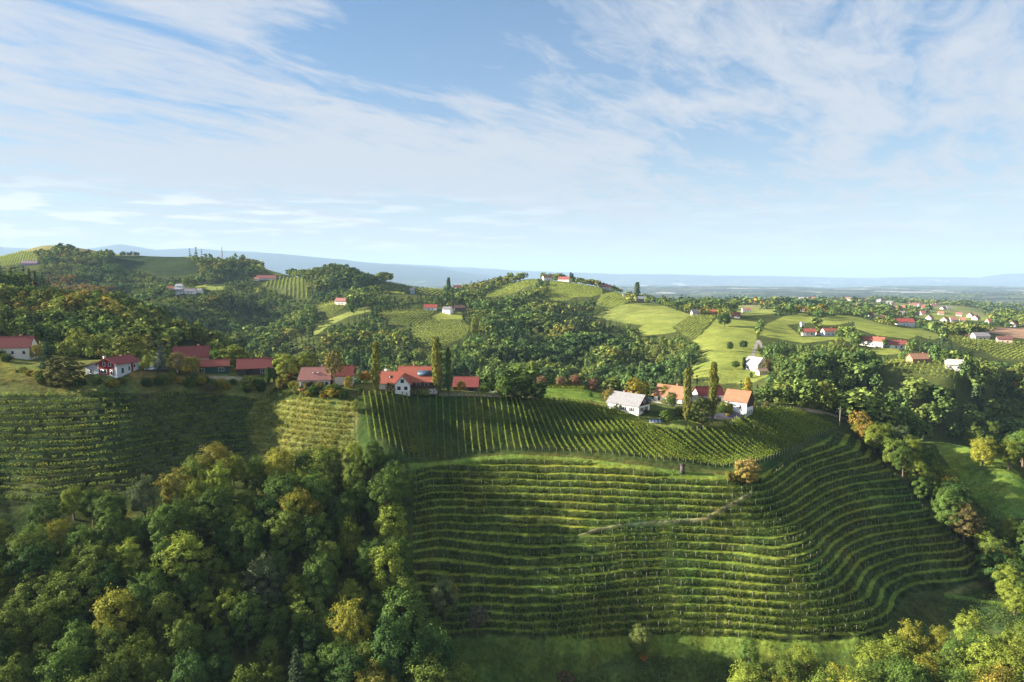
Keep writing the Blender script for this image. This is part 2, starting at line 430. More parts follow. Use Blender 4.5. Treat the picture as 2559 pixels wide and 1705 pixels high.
def plain(name, col, rough=0.85, var=0.12, scale=0.6, obj_col=False):
    m, nt, N, L, out = nodes(name)
    geo = N('ShaderNodeNewGeometry')
    p = N('ShaderNodeBsdfPrincipled'); p.inputs['Roughness'].default_value = rough
    p.inputs['Specular IOR Level'].default_value = 0.3
    n1 = tex_noise(nt, geo.outputs['Position'], scale, 6, 0.6)
    f = map_range(nt, n1, 0.25, 0.75, 1-var, 1+var)
    if obj_col:
        oi = N('ShaderNodeObjectInfo'); c = oi.outputs['Color']
    else:
        rgb = N('ShaderNodeRGB'); rgb.outputs[0].default_value = (*col, 1); c = rgb.outputs[0]
    L(mul_col(nt, c, f), p.inputs['Base Color'])
    L(p.outputs[0], out.inputs['Surface'])
    return m
MATS = {}

def mesh_arrays(name, V, Fq, mat, cols=None, smooth=False):
    """mesh from a vertex array and an (n,k) array of equal-sided faces"""
    me = bpy.data.meshes.new(name)
    V = np.ascontiguousarray(V, np.float32); Fq = np.ascontiguousarray(Fq, np.int32)
    n, k = Fq.shape
    me.vertices.add(len(V)); me.vertices.foreach_set('co', V.ravel())
    me.loops.add(n*k); me.loops.foreach_set('vertex_index', Fq.ravel())
    me.polygons.add(n); me.polygons.foreach_set('loop_start', np.arange(0, n*k, k, dtype=np.int32))
    if smooth: me.polygons.foreach_set('use_smooth', np.ones(n, bool))
    for c_name, c in (cols or {}).items():
        at = me.color_attributes.new(c_name, 'FLOAT_COLOR', 'POINT')
        at.data.foreach_set('color', np.ascontiguousarray(c, np.float32).ravel())
    if mat: me.materials.append(mat)
    me.update(calc_edges=True)
    return me
def link(name, me, parent=None, loc=(0, 0, 0), rz=0.0):
    o = bpy.data.objects.new(name, me); COL.objects.link(o)
    o.location = loc; o.rotation_euler = (0, 0, rz)
    if parent is not None: o.parent = parent
    return o
def tag(o, label=None, cat=None, group=None, kind=None):
    if label: o['label'] = label
    if cat: o['category'] = cat
    if group: o['group'] = group
    if kind: o['kind'] = kind
    return o
def root(name, loc, label, cat, group=None, rz=0.0):
    return tag(link(name, None, None, loc, rz), label, cat, group)

def leaf_quads(Pt, Nr, size, rng, aspect=0.8):
    """one small four-sided leaf clump per point, facing roughly along Nr"""
    n = len(Pt)
    Nr = Nr/np.maximum(np.linalg.norm(Nr, axis=1, keepdims=True), 1e-6)
    h = rng.normal(size=(n, 3)); T = np.cross(Nr, h); T /= np.maximum(np.linalg.norm(T, axis=1, keepdims=True), 1e-6)
    B = np.cross(Nr, T)
    s = (np.asarray(size)*rng.uniform(0.6, 1.3, n))[:, None]*0.5
    k = s*aspect
    V = np.stack([Pt - T*s - B*k*.5, Pt + T*s*.2 - B*k, Pt + T*s + B*k*.4, Pt - T*s*.3 + B*k], 1)
    return V.reshape(-1, 3), np.arange(n*4).reshape(n, 4)

ONES = ['', 'first', 'second', 'third', 'fourth', 'fifth', 'sixth', 'seventh', 'eighth', 'ninth', 'tenth', 'eleventh', 'twelfth', 'thirteenth', 'fourteenth',
        'fifteenth', 'sixteenth', 'seventeenth', 'eighteenth', 'nineteenth']
TENS = ['', '', 'twent', 'thirt', 'fort', 'fift', 'sixt', 'sevent', 'eight', 'ninet']
def ordinal(n):
    if n < 20: return ONES[n]
    return TENS[n//10] + ('ieth' if n % 10 == 0 else 'y-' + ONES[n % 10])

# ------------------------------------------------------------------ land use
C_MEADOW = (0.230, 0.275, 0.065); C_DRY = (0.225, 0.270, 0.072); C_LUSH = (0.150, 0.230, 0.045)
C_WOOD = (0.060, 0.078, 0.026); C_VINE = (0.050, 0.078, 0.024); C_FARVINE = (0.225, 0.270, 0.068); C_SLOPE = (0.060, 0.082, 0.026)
C_STRIPE = (0.095, 0.120, 0.038); C_PATH = (0.330, 0.285, 0.190); C_SOIL = (0.330, 0.215, 0.150); C_GRAVEL = (0.460, 0.430, 0.390); C_GARDEN = (0.120, 0.140, 0.045); C_ROUGH = (0.170, 0.165, 0.055)
TERRACE = [(1036,1172),(1160,1157),(1280,1147),(1450,1155),(1600,1174),(1700,1188),(1815,1201),(1890,1192),(1960,1152),(2050,1102),(2105,1078),(2150,1098),
           (2230,1178),(2330,1282),(2420,1368),(2465,1412),(2440,1448),(2380,1466),(2330,1475),(2268,1480),(2240,1520),(2218,1565),(2172,1590),(2050,1603),(1920,1596),(1750,1588),(1600,1590),(1440,1594),(1300,1588),(1200,1580),(1060,1580),(1030,1400)]
LEFTV = [(-400,995),(-100,985),(120,985),(300,982),(450,980),(560,985),(650,998),(640,1060),(628,1130),(540,1180),(400,1215),(250,1240),(100,1260),(-100,1275),(-400,1300)]
YELV = [(640,1000),(760,998),(880,1003),(884,1050),(888,1110),(880,1140),(760,1150),(660,1140),(625,1100),(610,1050)]
ROWV = [(893,985),(1100,984),(1300,992),(1440,996),(1560,1040),(1640,1066),(1750,1076),(1850,1045),(1890,1018),(1990,1022),(2100,1055),(2080,1075),(1990,1120),(1910,1158),(1815,1178),(1700,1166),(1600,1152),(1450,1138),(1280,1132),(1160,1142),(1040,1155),(905,1165)]
W = {k: ground_poly(p, 140, 330) for k, p in dict(TERRACE=TERRACE, LEFTV=LEFTV, YELV=YELV, ROWV=ROWV).items()}
# outlines of open land seen between the woods: (outline in the photo, colour, nearest depth, farthest depth)
OPEN = [
 ([(1754,835),(1792,795),(1895,805),(1890,845),(1890,868),(1918,914),(1925,941),(1870,958),(1803,960),(1735,948),(1720,930),(1759,881),(1732,849)], C_MEADOW, 420, 900),
 ([(1683,816),(1727,786),(1792,789),(1737,849),(1716,846)], C_STRIPE, 500, 1100),
 ([(1479,791),(1552,761),(1634,756),(1727,786),(1683,816),(1604,813),(1541,805)], C_DRY, 600, 1200),
 ([(1593,821),(1634,802),(1678,813),(1690,830),(1607,842)], C_MEADOW, 500, 900),
 ([(1362,734),(1375,704),(1432,708),(1503,721),(1506,734),(1481,742),(1438,742),(1416,751),(1378,753)], C_FARVINE, 700, 1400),
 ([(1503,737),(1525,731),(1569,734),(1569,756),(1506,778),(1476,789),(1492,756)], C_FARVINE, 700, 1400),
 ([(1190,745),(1239,723),(1280,708),(1320,698),(1358,698),(1334,710),(1302,723),(1280,734),(1230,741)], C_FARVINE, 800, 1500),
 ([(1027,821),(1073,800),(1152,800),(1176,816),(1166,843),(1108,868),(1048,872),(1032,850)], C_STRIPE, 500, 1000),
 ([(937,783),(1002,776),(1057,775),(1089,778),(1073,797),(1027,819),(994,816)], C_STRIPE, 600, 1000),
 ([(1080,790),(1100,781),(1150,781),(1160,797),(1090,799)], C_MEADOW, 600, 1000),
 ([(782,835),(792,810),(866,781),(920,764),(926,778),(877,789),(847,802),(814,819),(792,838)], C_DRY, 500, 1000),
 ([(779,764),(831,751),(836,762),(869,764),(831,786),(814,791),(803,775)], C_STRIPE, 600, 1100),
 ([(722,696),(757,693),(768,723),(776,745),(705,745),(703,723),(665,718),(656,712),(694,691)], C_STRIPE, 800, 1500),
 ([(648,669),(684,666),(722,674),(719,688),(689,688)], C_DRY, 900, 1600),
 ([(945,710),(980,704),(1035,710),(1114,721),(1108,740),(1065,737),(1027,734),(967,737),(945,734)], C_STRIPE, 800, 1400),
 ([(482,715),(518,710),(564,710),(561,723),(526,726),(490,721)], C_DRY, 700, 1300),
 ([(272,639),(354,639),(447,639),(479,647),(507,680),(463,688),(403,691),(368,677),(313,669),(280,650)], (0.040, 0.062, 0.028), 900, 1700),  # slope in shadow: its shade is put into this darker cover colour
 ([(-40,645),(0,640),(49,628),(79,628),(95,642),(95,655),(49,658),(16,664),(-40,668)], (0.13, 0.165, 0.05), 900, 1700),
 ([(1905,815),(1960,790),(2000,783),(2040,790),(2034,805),(1965,812),(1990,830),(2004,842),(2100,842),(2130,845),(2145,858),(2090,848),(2010,858),(1930,845),(1900,838)], C_MEADOW, 500, 1300),
 ([(2039,800),(2072,789),(2131,787),(2153,794),(2208,811),(2259,819),(2300,821),(2306,832),(2273,848),(2191,838),(2137,821),(2134,805),(2082,813),(2047,811)], C_MEADOW, 500, 1300),
 ([(2300,821),(2360,840),(2330,850),(2290,838)], C_DRY, 500, 1300),
 ([(2360,838),(2410,842),(2488,852),(2559,857),(2640,862),(2640,905),(2559,904),(2496,898),(2461,881),(2428,876),(2380,856)], C_STRIPE, 400, 1200),
 ([(2450,827),(2480,819),(2559,819),(2640,819),(2640,855),(2529,843),(2475,832)], C_SOIL, 700, 1500),
 ([(2165,930),(2235,898),(2281,904),(2368,915),(2436,933),(2404,948),(2366,949),(2287,936),(2219,934)], C_STRIPE, 350, 650),
 ([(2172,870),(2246,868),(2252,884),(2191,889)], C_MEADOW, 400, 900),
 ([(2273,791),(2341,775),(2423,786),(2496,794),(2469,802),(2327,799)], C_MEADOW, 900, 2400),
 ([(1820,780),(1880,770),(1960,776),(1940,784),(1860,790)], C_DRY, 800, 1900),
 ([(2273,1078),(2330,1092),(2382,1105),(2464,1138),(2513,1154),(2559,1195),(2640,1260),(2640,1330),(2559,1300),(2477,1290),(2425,1250),(2400,1195),(2366,1151),(2344,1116),(2300,1098)], C_LUSH, 200, 330),
]
PATHS = [  # (points in the photo, width in metres, colour, nearest, farthest)
 ([(1030,1168),(1160,1152),(1280,1142),(1450,1150),(1600,1170),(1700,1183),(1815,1196)], 2.2, C_LUSH, 190, 260),
 ([(1449,1337),(1500,1322),(1552,1313),(1688,1304),(1765,1297),(1800,1275),(1850,1250),(1880,1230)], 0.7, C_PATH, 160, 260),
 ([(1850,1205),(1900,1180),(1960,1140),(2040,1098),(2100,1066)], 3.0, C_VINE, 200, 330),
 ([(1380,1604),(1500,1598),(1640,1600),(1800,1610),(1930,1612),(2060,1612),(2180,1600)], 3.5, C_LUSH, 150, 230),
 ([(2372,1488),(2410,1474),(2460,1456),(2500,1450)], 2.5, C_ROUGH, 170, 260),
 ([(2372,1490),(2440,1500),(2540,1515),(2640,1525)], 2.5, C_LUSH, 170, 260),
 ([(1905,868),(1895,850),(1888,868),(1880,890),(1868,905)], 2.6, (0.33,0.31,0.28), 420, 800),
 ([(2000,1022),(2060,1030),(2110,1046),(2180,1062),(2260,1082),(2330,1100)], 3.6, C_PATH, 240, 340),
 ([(893,1000),(890,1060),(893,1120)], 0.5, C_ROUGH, 200, 300),
 ([(1085,985),(1180,987),(1260,990),(1330,991)], 3.0, C_PATH, 230, 320),
 ([(1150,975),(1200,976),(1240,980)], 4.0, C_GRAVEL, 240, 300),
 ([(1330,988),(1400,992),(1480,1000),(1530,1010)], 2.2, C_LUSH, 240, 320),
 ([(1630,1003),(1670,1010),(1700,1016)], 3.5, C_GRAVEL, 230, 300),
 ([(1770,1040),(1830,1040),(1860,1035)], 4.0, lin(105,105,118), 230, 300),
 ([(440,948),(520,942),(590,945),(620,950)], 2.5, C_PATH, 230, 300),
 ([(0,900),(80,905),(140,915),(190,905)], 2.0, C_ROUGH, 230, 300),
 ([(335,935),(390,935),(440,945)], 3.5, C_ROUGH, 230, 300),
]
STEP, Z0 = 1.70, CZ - 96.6
def blur(M, n):
    M = M.astype(np.float32)
    for _ in range(n):
        M[1:-1] = (M[:-2] + 2*M[1:-1] + M[2:])/4
        M[:, 1:-1] = (M[:, :-2] + 2*M[:, 1:-1] + M[:, 2:])/4
    return M
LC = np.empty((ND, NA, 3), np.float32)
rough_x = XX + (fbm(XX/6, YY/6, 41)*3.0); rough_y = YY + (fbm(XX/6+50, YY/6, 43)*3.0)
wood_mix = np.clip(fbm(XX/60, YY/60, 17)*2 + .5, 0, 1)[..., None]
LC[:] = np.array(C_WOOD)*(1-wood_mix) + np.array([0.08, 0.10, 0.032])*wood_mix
# far lowland: woods, fields and pale settlements
fl = np.clip((DD-2200)/1500, 0, 1)[..., None]
cell = vnoise(XX/260 + 40*vnoise(XX/2000, YY/2000, 3), YY/420, 61)
fields = np.where((cell > 0.60)[..., None], np.array([0.10, 0.125, 0.055]), np.where((cell > 0.52)[..., None], np.array([0.16, 0.15, 0.095]), np.array([0.035, 0.052, 0.028])))
fields = np.where((vnoise(XX/500, YY/900, 77) > 0.86)[..., None], np.array([0.42, 0.40, 0.37]), fields)
LC = LC*(1-fl) + fields*fl
mt = np.clip((ZS - (CZ-150))/60, 0, 1)[..., None]*(DD > 5500)[..., None]
LC = LC*(1-mt) + np.array([0.03, 0.045, 0.03])*mt
def sub_rows(lo, hi): return slice(max(0, np.searchsorted(drows, lo)-1), min(ND, np.searchsorted(drows, hi)+1))
# open fields among the woods of the middle distance
open_noise = vnoise(XX/220, YY/300, 83)
field_cut = np.where(YY > 2600, .36, np.where(YY > 1650, .42, .45))
of = ((YY > 1300) & (open_noise > field_cut))[..., None]
fcol = np.where((vnoise(XX/130+7, YY/200, 85) > .5)[..., None], np.array([0.19, 0.235, 0.075]), np.array([0.24, 0.235, 0.10]))
LC = np.where(of, LC*fl + fcol*(1-fl), LC)
# ridge gardens, meadow and slopes near at hand
sl = sub_rows(225, 315)
ridge = np.clip(fbm(XX[sl]/14, YY[sl]/14, 23)*3 + .5, 0, 1)[..., None]
rsel = ((ZS[sl]-CZ > -64) & (YY[sl] > 238) & (ZS[sl]-CZ > -(0.115*YY[sl]+22)))[..., None]
LC[sl] = np.where(rsel, np.array([0.15,0.175,0.05])*ridge + np.array([0.075,0.085,0.032])*(1-ridge), LC[sl])  # darker tone of the mix paints garden shade along with rough growth
sl = sub_rows(140, 320)
def paint(poly, col, sl, rag=True, mixn=None, k=1.0):
    X_, Y_ = (rough_x[sl], rough_y[sl]) if rag else (XX[sl], YY[sl])
    m = inside(poly, X_, Y_)
    c = np.array(col, np.float32)
    if col[1] > .19:     # mown or grazed grass: faint swaths and worn patches
        mow = np.sin((X_*.75 + Y_*.66)/1.15 + 3*fbm(X_/40, Y_/40, 121))*.07 + fbm(X_/9, Y_/9, 123)*.45 + fbm(X_/30, Y_/30, 125)*.5
        c = c*(1 + mow[..., None]*np.array([1.15, .8, .7]))
    LC[sl] = np.where(m[..., None], LC[sl]*(1-k) + c*k, LC[sl])
    return m
paint(ground_poly([(1010,1590),(1300,1590),(1600,1585),(1950,1590),(2200,1590),(2200,1705),(1900,1800),(1500,1800),(1010,1760)], 120, 240), (0.105, 0.165, 0.036), sub_rows(120, 240), k=0.75)  # grass darkened to stand in for the shadow of the wood
paint(ground_poly([(1440,1690),(1500,1655),(1560,1640),(1700,1645),(1850,1660),(1920,1700),(1920,1800),(1400,1800)], 120, 240), (0.075, 0.12, 0.035), sub_rows(120, 240))
paint(ground_poly([(2380,1492),(2640,1525),(2640,1600),(2480,1570),(2350,1530)], 120, 240), (0.06, 0.09, 0.03), sub_rows(120, 240))
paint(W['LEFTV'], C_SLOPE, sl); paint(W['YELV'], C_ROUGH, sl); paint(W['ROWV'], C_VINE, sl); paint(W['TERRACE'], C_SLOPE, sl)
paint(ground_poly([(1370,955),(1500,955),(1500,1000),(1360,992)], 240, 330), C_LUSH, sl)
paint(ground_poly([(1505,1030),(1600,1045),(1660,1050),(1800,1052),(1820,1062),(1700,1072),(1620,1062),(1530,1045)], 230, 280), C_MEADOW, sl)
for px, col, d0, d1 in OPEN:
    s2 = sub_rows(d0, d1)
    paint(ground_poly(px, d0, d1), col, s2)
W['OPEN'] = [np.array(p, float) for p, *_ in OPEN]
def path_world(px, d0, d1):
    pts = []
    for (u0, v0), (u1, v1) in zip(px[:-1], px[1:]):
        for t in range(5): pts.append(hit(u0+(u1-u0)*t/5, v0+(v1-v0)*t/5, d0, d1))
    pts.append(hit(*px[-1], d0, d1))
    return np.array(pts)
def dist_to(pts, X, Y):
    d = np.full(X.shape, 1e9)
    for (x0, y0), (x1, y1) in zip(pts[:-1], pts[1:]):
        vx, vy = x1-x0, y1-y0; l2 = vx*vx+vy*vy+1e-9
        t = np.clip(((X-x0)*vx + (Y-y0)*vy)/l2, 0, 1)
        d = np.minimum(d, np.hypot(X-x0-t*vx, Y-y0-t*vy))
    return d
PATHW = []
for px, w, col, d0, d1 in PATHS:
    s2 = sub_rows(d0, d1); pts = path_world(px, d0, d1); PATHW.append((pts, w))
    d = dist_to(pts, XX[s2], YY[s2]) + fbm(XX[s2]/1.5, YY[s2]/1.5, 91)*0.9
    f = np.clip((w*0.5 + 0.3 - d)/0.6, 0, 1)[..., None]
    LC[s2] = LC[s2]*(1-f) + np.array(col, np.float32)*f
# terraces: narrow grassed benches held by steep banks, following the level lines
ZF = ZS.copy()
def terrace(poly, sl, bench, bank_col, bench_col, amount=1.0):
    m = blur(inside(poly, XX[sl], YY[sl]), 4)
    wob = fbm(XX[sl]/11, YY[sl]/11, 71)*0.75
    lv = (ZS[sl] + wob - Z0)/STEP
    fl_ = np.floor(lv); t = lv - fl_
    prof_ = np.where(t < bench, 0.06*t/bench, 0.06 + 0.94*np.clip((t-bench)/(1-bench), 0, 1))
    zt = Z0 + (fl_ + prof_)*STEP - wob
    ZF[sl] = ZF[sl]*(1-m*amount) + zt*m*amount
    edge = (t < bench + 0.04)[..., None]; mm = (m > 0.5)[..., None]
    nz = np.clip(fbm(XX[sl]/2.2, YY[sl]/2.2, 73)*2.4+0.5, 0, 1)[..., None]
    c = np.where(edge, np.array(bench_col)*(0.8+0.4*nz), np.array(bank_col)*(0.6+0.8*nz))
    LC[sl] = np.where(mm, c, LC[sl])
sl = sub_rows(150, 310)
terrace(W['TERRACE'], sl, 0.38, (0.042, 0.062, 0.020), (0.158, 0.212, 0.034))  # pale bench grass, dark bank: sun and shade partly painted into both
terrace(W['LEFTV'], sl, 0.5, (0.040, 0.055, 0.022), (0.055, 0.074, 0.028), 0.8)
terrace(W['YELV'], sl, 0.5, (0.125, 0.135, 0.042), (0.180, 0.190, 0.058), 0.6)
for px, w, col, d0, d1 in PATHS[:2]:
    s2 = sub_rows(d0, d1); pts = path_world(px, d0, d1)
    d = dist_to(pts, XX[s2], YY[s2])
    f = np.clip((w*0.5 + 0.3 - d)/0.5, 0, 1)
    ZF[s2] = ZF[s2]*(1-f) + (ZS[s2]+0.25)*f
    f = f[..., None]; f = f*.55; LC[s2] = LC[s2]*(1-f) + np.array(col, np.float32)*f
near = np.clip((320-DD)/60, 0, 1)
mott = 1 + near*(fbm(XX/5, YY/5, 101)*0.9 + fbm(XX/1.3, YY/1.3, 103)*0.8)
LC = LC*np.clip(mott, .45, 1.7)[..., None]*(1 + near[..., None]*(fbm(XX/13, YY/13, 105)[..., None]*np.array([1.1, .35, .1])))
ZF = ZF + near*(fbm(XX/7, YY/7, 15)*0.5 + fbm(XX/1.6, YY/1.6, 16)*0.22)
def gz(x, y): return sample(ZF, x, y)

def terrain_mat():
    m, nt, N, L, out = nodes('ground_cover')
    at = N('ShaderNodeAttribute'); at.attribute_name = 'cover'
    geo = N('ShaderNodeNewGeometry'); pos = geo.outputs['Position']
    n1 = tex_noise(nt, pos, 0.9, 8, 0.7); n2 = tex_noise(nt, pos, 0.06, 6, 0.6)
    f = N('ShaderNodeMath'); f.operation = 'MULTIPLY'
    L(map_range(nt, n1, 0.3, 0.7, 0.55, 1.45), f.inputs[0]); L(map_range(nt, n2, 0.3, 0.7, 0.78*COVER_K, 1.22*COVER_K), f.inputs[1])
    c = mul_col(nt, at.outputs['Color'], f.outputs[0])
    tv = N('ShaderNodeVectorMath'); tv.operation = 'MULTIPLY'; L(c, tv.inputs[0]); tv.inputs[1].default_value = (1.65, 1.28, 0.95); tint = tv.outputs[0]
    warm = mixc(nt, map_range(nt, tex_noise(nt, pos, 0.25, 5, .6), 0.40, 0.72, 0, 0.55), c, tint)
    d = N('ShaderNodeBsdfDiffuse'); L(warm, d.inputs['Color'])
    b = N('ShaderNodeBump'); b.inputs['Strength'].default_value = 0.7; b.inputs['Distance'].default_value = 0.25
    L(n1, b.inputs['Height']); L(b.outputs[0], d.inputs['Normal'])
    L(d.outputs[0], out.inputs['Surface'])
    return m
def build_terrain():
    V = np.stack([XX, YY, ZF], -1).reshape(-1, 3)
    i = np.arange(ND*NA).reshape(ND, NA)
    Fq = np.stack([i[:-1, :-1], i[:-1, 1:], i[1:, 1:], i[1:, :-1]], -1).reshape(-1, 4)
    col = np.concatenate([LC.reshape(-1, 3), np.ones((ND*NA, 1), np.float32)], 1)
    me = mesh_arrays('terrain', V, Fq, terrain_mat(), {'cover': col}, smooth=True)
    o = link('terrain', me); tag(o, kind='structure'); return o
build_terrain()
def build_haze():
    lo = float(ZF.min()) - 1.0; hi = CZ + 940
    x0, x1, y0, y1 = -110000, 110000, -60, 61500
    V = [(x, y, z) for z in (lo, hi) for y in (y0, y1) for x in (x0, x1)]
    Fq = [(0,2,3,1),(4,5,7,6),(0,1,5,4),(2,6,7,3),(0,4,6,2),(1,3,7,5)]
    m, nt, N, L, out = nodes('hazy_air')
    v = N('ShaderNodeVolumePrincipled')
    v.inputs['Color'].default_value = (*HAZE_COL, 1); v.inputs['Density'].default_value = HAZE
    v.inputs['Anisotropy'].default_value = 0.0
    L(v.outputs[0], out.inputs['Volume'])
    tag(link('haze', mesh_arrays('haze', V, Fq, m)), kind='stuff')
HAZE, HAZE_COL = 0.000046, (0.48, 0.68, 0.94)

# ------------------------------------------------------------------ vines
MATS['vine'] = foliage_mat('vine_leaves', transl=0.45, yellow=(0.23, 0.19, 0.03))
MATS['stake'] = plain('weathered_stake', (0.36, 0.33, 0.26), var=0.2, scale=3)
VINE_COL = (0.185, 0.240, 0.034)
def box_mesh(name, sx, sy, sz, mat, base=0.0, taper=1.0):
    V = [(x*sx/2*(taper if z else 1), y*sy/2*(taper if z else 1), base + z*sz) for z in (0, 1) for y in (-1, 1) for x in (-1, 1)]
    return mesh_arrays(name, V, [(0,2,3,1),(4,5,7,6),(0,1,5,4),(2,6,7,3),(0,4,6,2),(1,3,7,5)], mat)
STAKE = box_mesh('stake', 0.075, 0.075, 2.0, MATS['stake'])
def resample(pts, step):
    pts = np.asarray(pts); seg = np.hypot(*np.diff(pts, axis=0).T); s = np.concatenate([[0], np.cumsum(seg)])
    n = max(2, int(s[-1]/step)+1); t = np.linspace(0, s[-1], n)
    return np.stack([np.interp(t, s, pts[:, 0]), np.interp(t, s, pts[:, 1])], 1), s[-1]
def vine_mesh(pts, rng, dens=20, h0=0.35, h1=1.85, size=0.42, wid=0.24, gaps=0.0, name='foliage', org=None):
    P2, Ln = resample(pts, 0.5)
    n = int(Ln*dens); t = rng.uniform(0, len(P2)-1.001, n)
    if gaps > 0:
        g = vnoise(t*0.5*0.7 + rng.uniform(0, 99), t*0, 5); t = t[g > gaps]; n = len(t)
    i = t.astype(int); f = (t - i)[:, None]
    xy = P2[i]*(1-f) + P2[i+1]*f; d = P2[i+1] - P2[i]; d /= np.linalg.norm(d, axis=1, keepdims=True)+1e-9
    side = np.stack([-d[:, 1], d[:, 0]], 1)
    hh = rng.uniform(0, 1, n)**0.8
    bush = 1 + 0.35*np.sin(t*1.9 + rng.uniform(0, 6)) * rng.uniform(0.3, 1)
    lat = rng.normal(0, 1, n)*wid*(1.15-0.5*hh)*bush
    xy = xy + side*lat[:, None]
    z = gz(xy[:, 0], xy[:, 1]) + h0 + (h1-h0)*hh*(0.9+0.12*np.sin(t*2.7))
    Nr = np.concatenate([side*np.sign(lat)[:, None]*0.7, np.full((n, 1), 0.45)], 1) + rng.normal(0, .5, (n, 3))
    Pt = np.column_stack([xy, z]) - org
    return mesh_arrays(name, *leaf_quads(Pt, Nr, size, rng), MATS['vine'])
def vine_row(pts, label, group, rng, col=VINE_COL, yellow=0.3, stakes=(), **kw):
    pts = np.asarray(pts); mid = pts[len(pts)//2]
    org = np.array([mid[0], mid[1], float(gz(*mid))])
    r = root('vine_row', org, label, 'vine row', group)
    o = link('foliage', vine_mesh(pts, rng, org=org, **kw), r)
    k = rng.uniform(0.85, 1.15); o.color = (col[0]*k, col[1]*k, col[2]*k, yellow)
    for x, y in stakes:
        s = link('stake', STAKE, r, (x-org[0], y-org[1], float(gz(x, y)) - 0.25 - org[2]))
        s.scale = (1, 1, rng.uniform(0.85, 1.08))
    return r
rng = np.random.RandomState(7)
# straight rows, fanned between these (top, bottom) ends read off the photo
FAN = [((908,988),(924,1105)), ((990,985),(1019,1143)), ((1021,988),(1051,1143)), ((1068,992),(1070,1143)), ((1133,991),(1141,1136)), ((1181,991),(1196,1131)),
       ((1231,993),(1249,1125)), ((1272,995),(1296,1125)), ((1315,998),(1373,1124)), ((1386,999),(1468,1131)), ((1433,1003),(1544,1136)), ((1471,1011),(1599,1144)),
       ((1525,1024),(1653,1150)), ((1580,1048),(1727,1158)), ((1620,1067),(1781,1166)), ((1661,1072),(1811,1169)), ((1743,1076),(1860,1158)), ((1797,1067),(1906,1152)),
       ((1825,1060),(1930,1143)), ((1848,1044),(1960,1130)), ((1872,1026),(1990,1115)), ((1905,1022),(2025,1098)), ((1950,1022),(2058,1083)), ((2000,1028),(2085,1070))]
def fan_rows():
    tops = np.array([hit(*t, 200, 330) for t, b in FAN]); bots = np.array([hit(*b, 200, 330) for t, b in FAN])
    s = np.concatenate([[0], np.cumsum(np.hypot(*np.diff(bots, axis=0).T))])
    n = int(round(s[-1]/2.45))
    for i in range(n+1):
        q = s[-1]*i/n
        a = np.array([np.interp(q, s, tops[:, 0]), np.interp(q, s, tops[:, 1])]); b = np.array([np.interp(q, s, bots[:, 0]), np.interp(q, s, bots[:, 1])])
        if rng.rand() < 0.06: a = a + (b-a)*rng.uniform(.15, .4)
        Ln = np.hypot(*(b-a)); pts = [a + (b-a)*t for t in np.linspace(0, 1, max(3, int(Ln/3)))]
        end = b + (b-a)/Ln*0.7
        lab = f'green vine row running straight downhill below the farmhouses, {ordinal(i+1)} counted from the yellow vineyard'
        vine_row(pts, lab, 'vine rows running straight down the slope', rng, yellow=rng.uniform(.2, .5), stakes=[end, a], dens=32, size=0.33, wid=0.12, h1=1.65)
fan_rows()
def level_rows(poly, off, label, group, sl=(150, 310), minlen=9, stake_gap=0, **kw):
    """vine rows along the level lines inside an outline, numbered from the top"""
    j0, j1 = np.searchsorted(drows, sl[0]), np.searchsorted(drows, sl[1])
    bb = np.asarray(poly); a_lo, a_hi = (bb[:, 0]/bb[:, 1]).min(), (bb[:, 0]/bb[:, 1]).max()
    cols = np.where((acols >= a_lo) & (acols <= a_hi))[0][::4]
    wob = fbm(XX[j0:j1][:, cols]/11, YY[j0:j1][:, cols]/11, 71)*0.75
    Zc = ZS[j0:j1][:, cols] + wob; Dd = drows[j0:j1]
    zs = ZS[j0:j1]; m = inside(poly, XX[j0:j1], YY[j0:j1])
    kmax = int((zs[m].max() - Z0)/STEP); kmin = int(math.floor((zs[m].min() - Z0)/STEP))
    Dm = Dd[len(Dd)//2]
    n_row = 0
    for k in range(kmax, kmin-1, -1):
        lev = Z0 + (k + off)*STEP
        pts = []
        for ci, c in enumerate(cols):
            ins = inside(poly, acols[c]*Dd, Dd)
            up = (Zc[:-1, ci] < lev) & (Zc[1:, ci] >= lev) & ins[1:]
            w = np.where(up)[0]
            if len(w):
                j = w[-1]; t = (lev - Zc[j, ci])/(Zc[j+1, ci]-Zc[j, ci]); D = Dd[j] + t*(Dd[j+1]-Dd[j]); pts.append((acols[c]*D, D))
            else: pts.append(None)
        runs, cur = [], []
        for p in pts:
            if p is None or (cur and math.hypot(p[0]-cur[-1][0], p[1]-cur[-1][1]) > 6):
                if len(cur) > 3: runs.append(cur)
                cur = []
            if p is not None: cur.append(p)
        if len(cur) > 3: runs.append(cur)
        runs = [r for r in runs if resample(r, 1)[1] >= minlen]
        if not runs: continue
        n_row += 1
        for ri, r in enumerate(runs):
            r = np.array(r); ker = np.ones(5)/5
            if len(r) > 9: r[2:-2] = np.stack([np.convolve(r[:, 0], ker, 'valid'), np.convolve(r[:, 1], ker, 'valid')], 1)
            part = '' if len(runs) == 1 else (', left piece' if ri == 0 else ', right piece' if ri == len(runs)-1 else f', {ordinal(ri+1)} piece')
            st = []
            if stake_gap:
                q, Ln = resample(r, stake_gap); d = np.gradient(q, axis=0)
                st = [tuple(p + rng.uniform(-.3, .3, 2)) for p in q if rng.rand() < 0.8][:60]
            vine_row(r, label.format(ordinal(n_row)) + part, group, rng, stakes=st, **kw)
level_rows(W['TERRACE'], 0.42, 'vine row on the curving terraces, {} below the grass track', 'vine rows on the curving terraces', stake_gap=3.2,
           dens=22, h1=1.55, size=0.36, wid=0.20, gaps=0.16, yellow=0.4, col=(0.098, 0.148, 0.026))
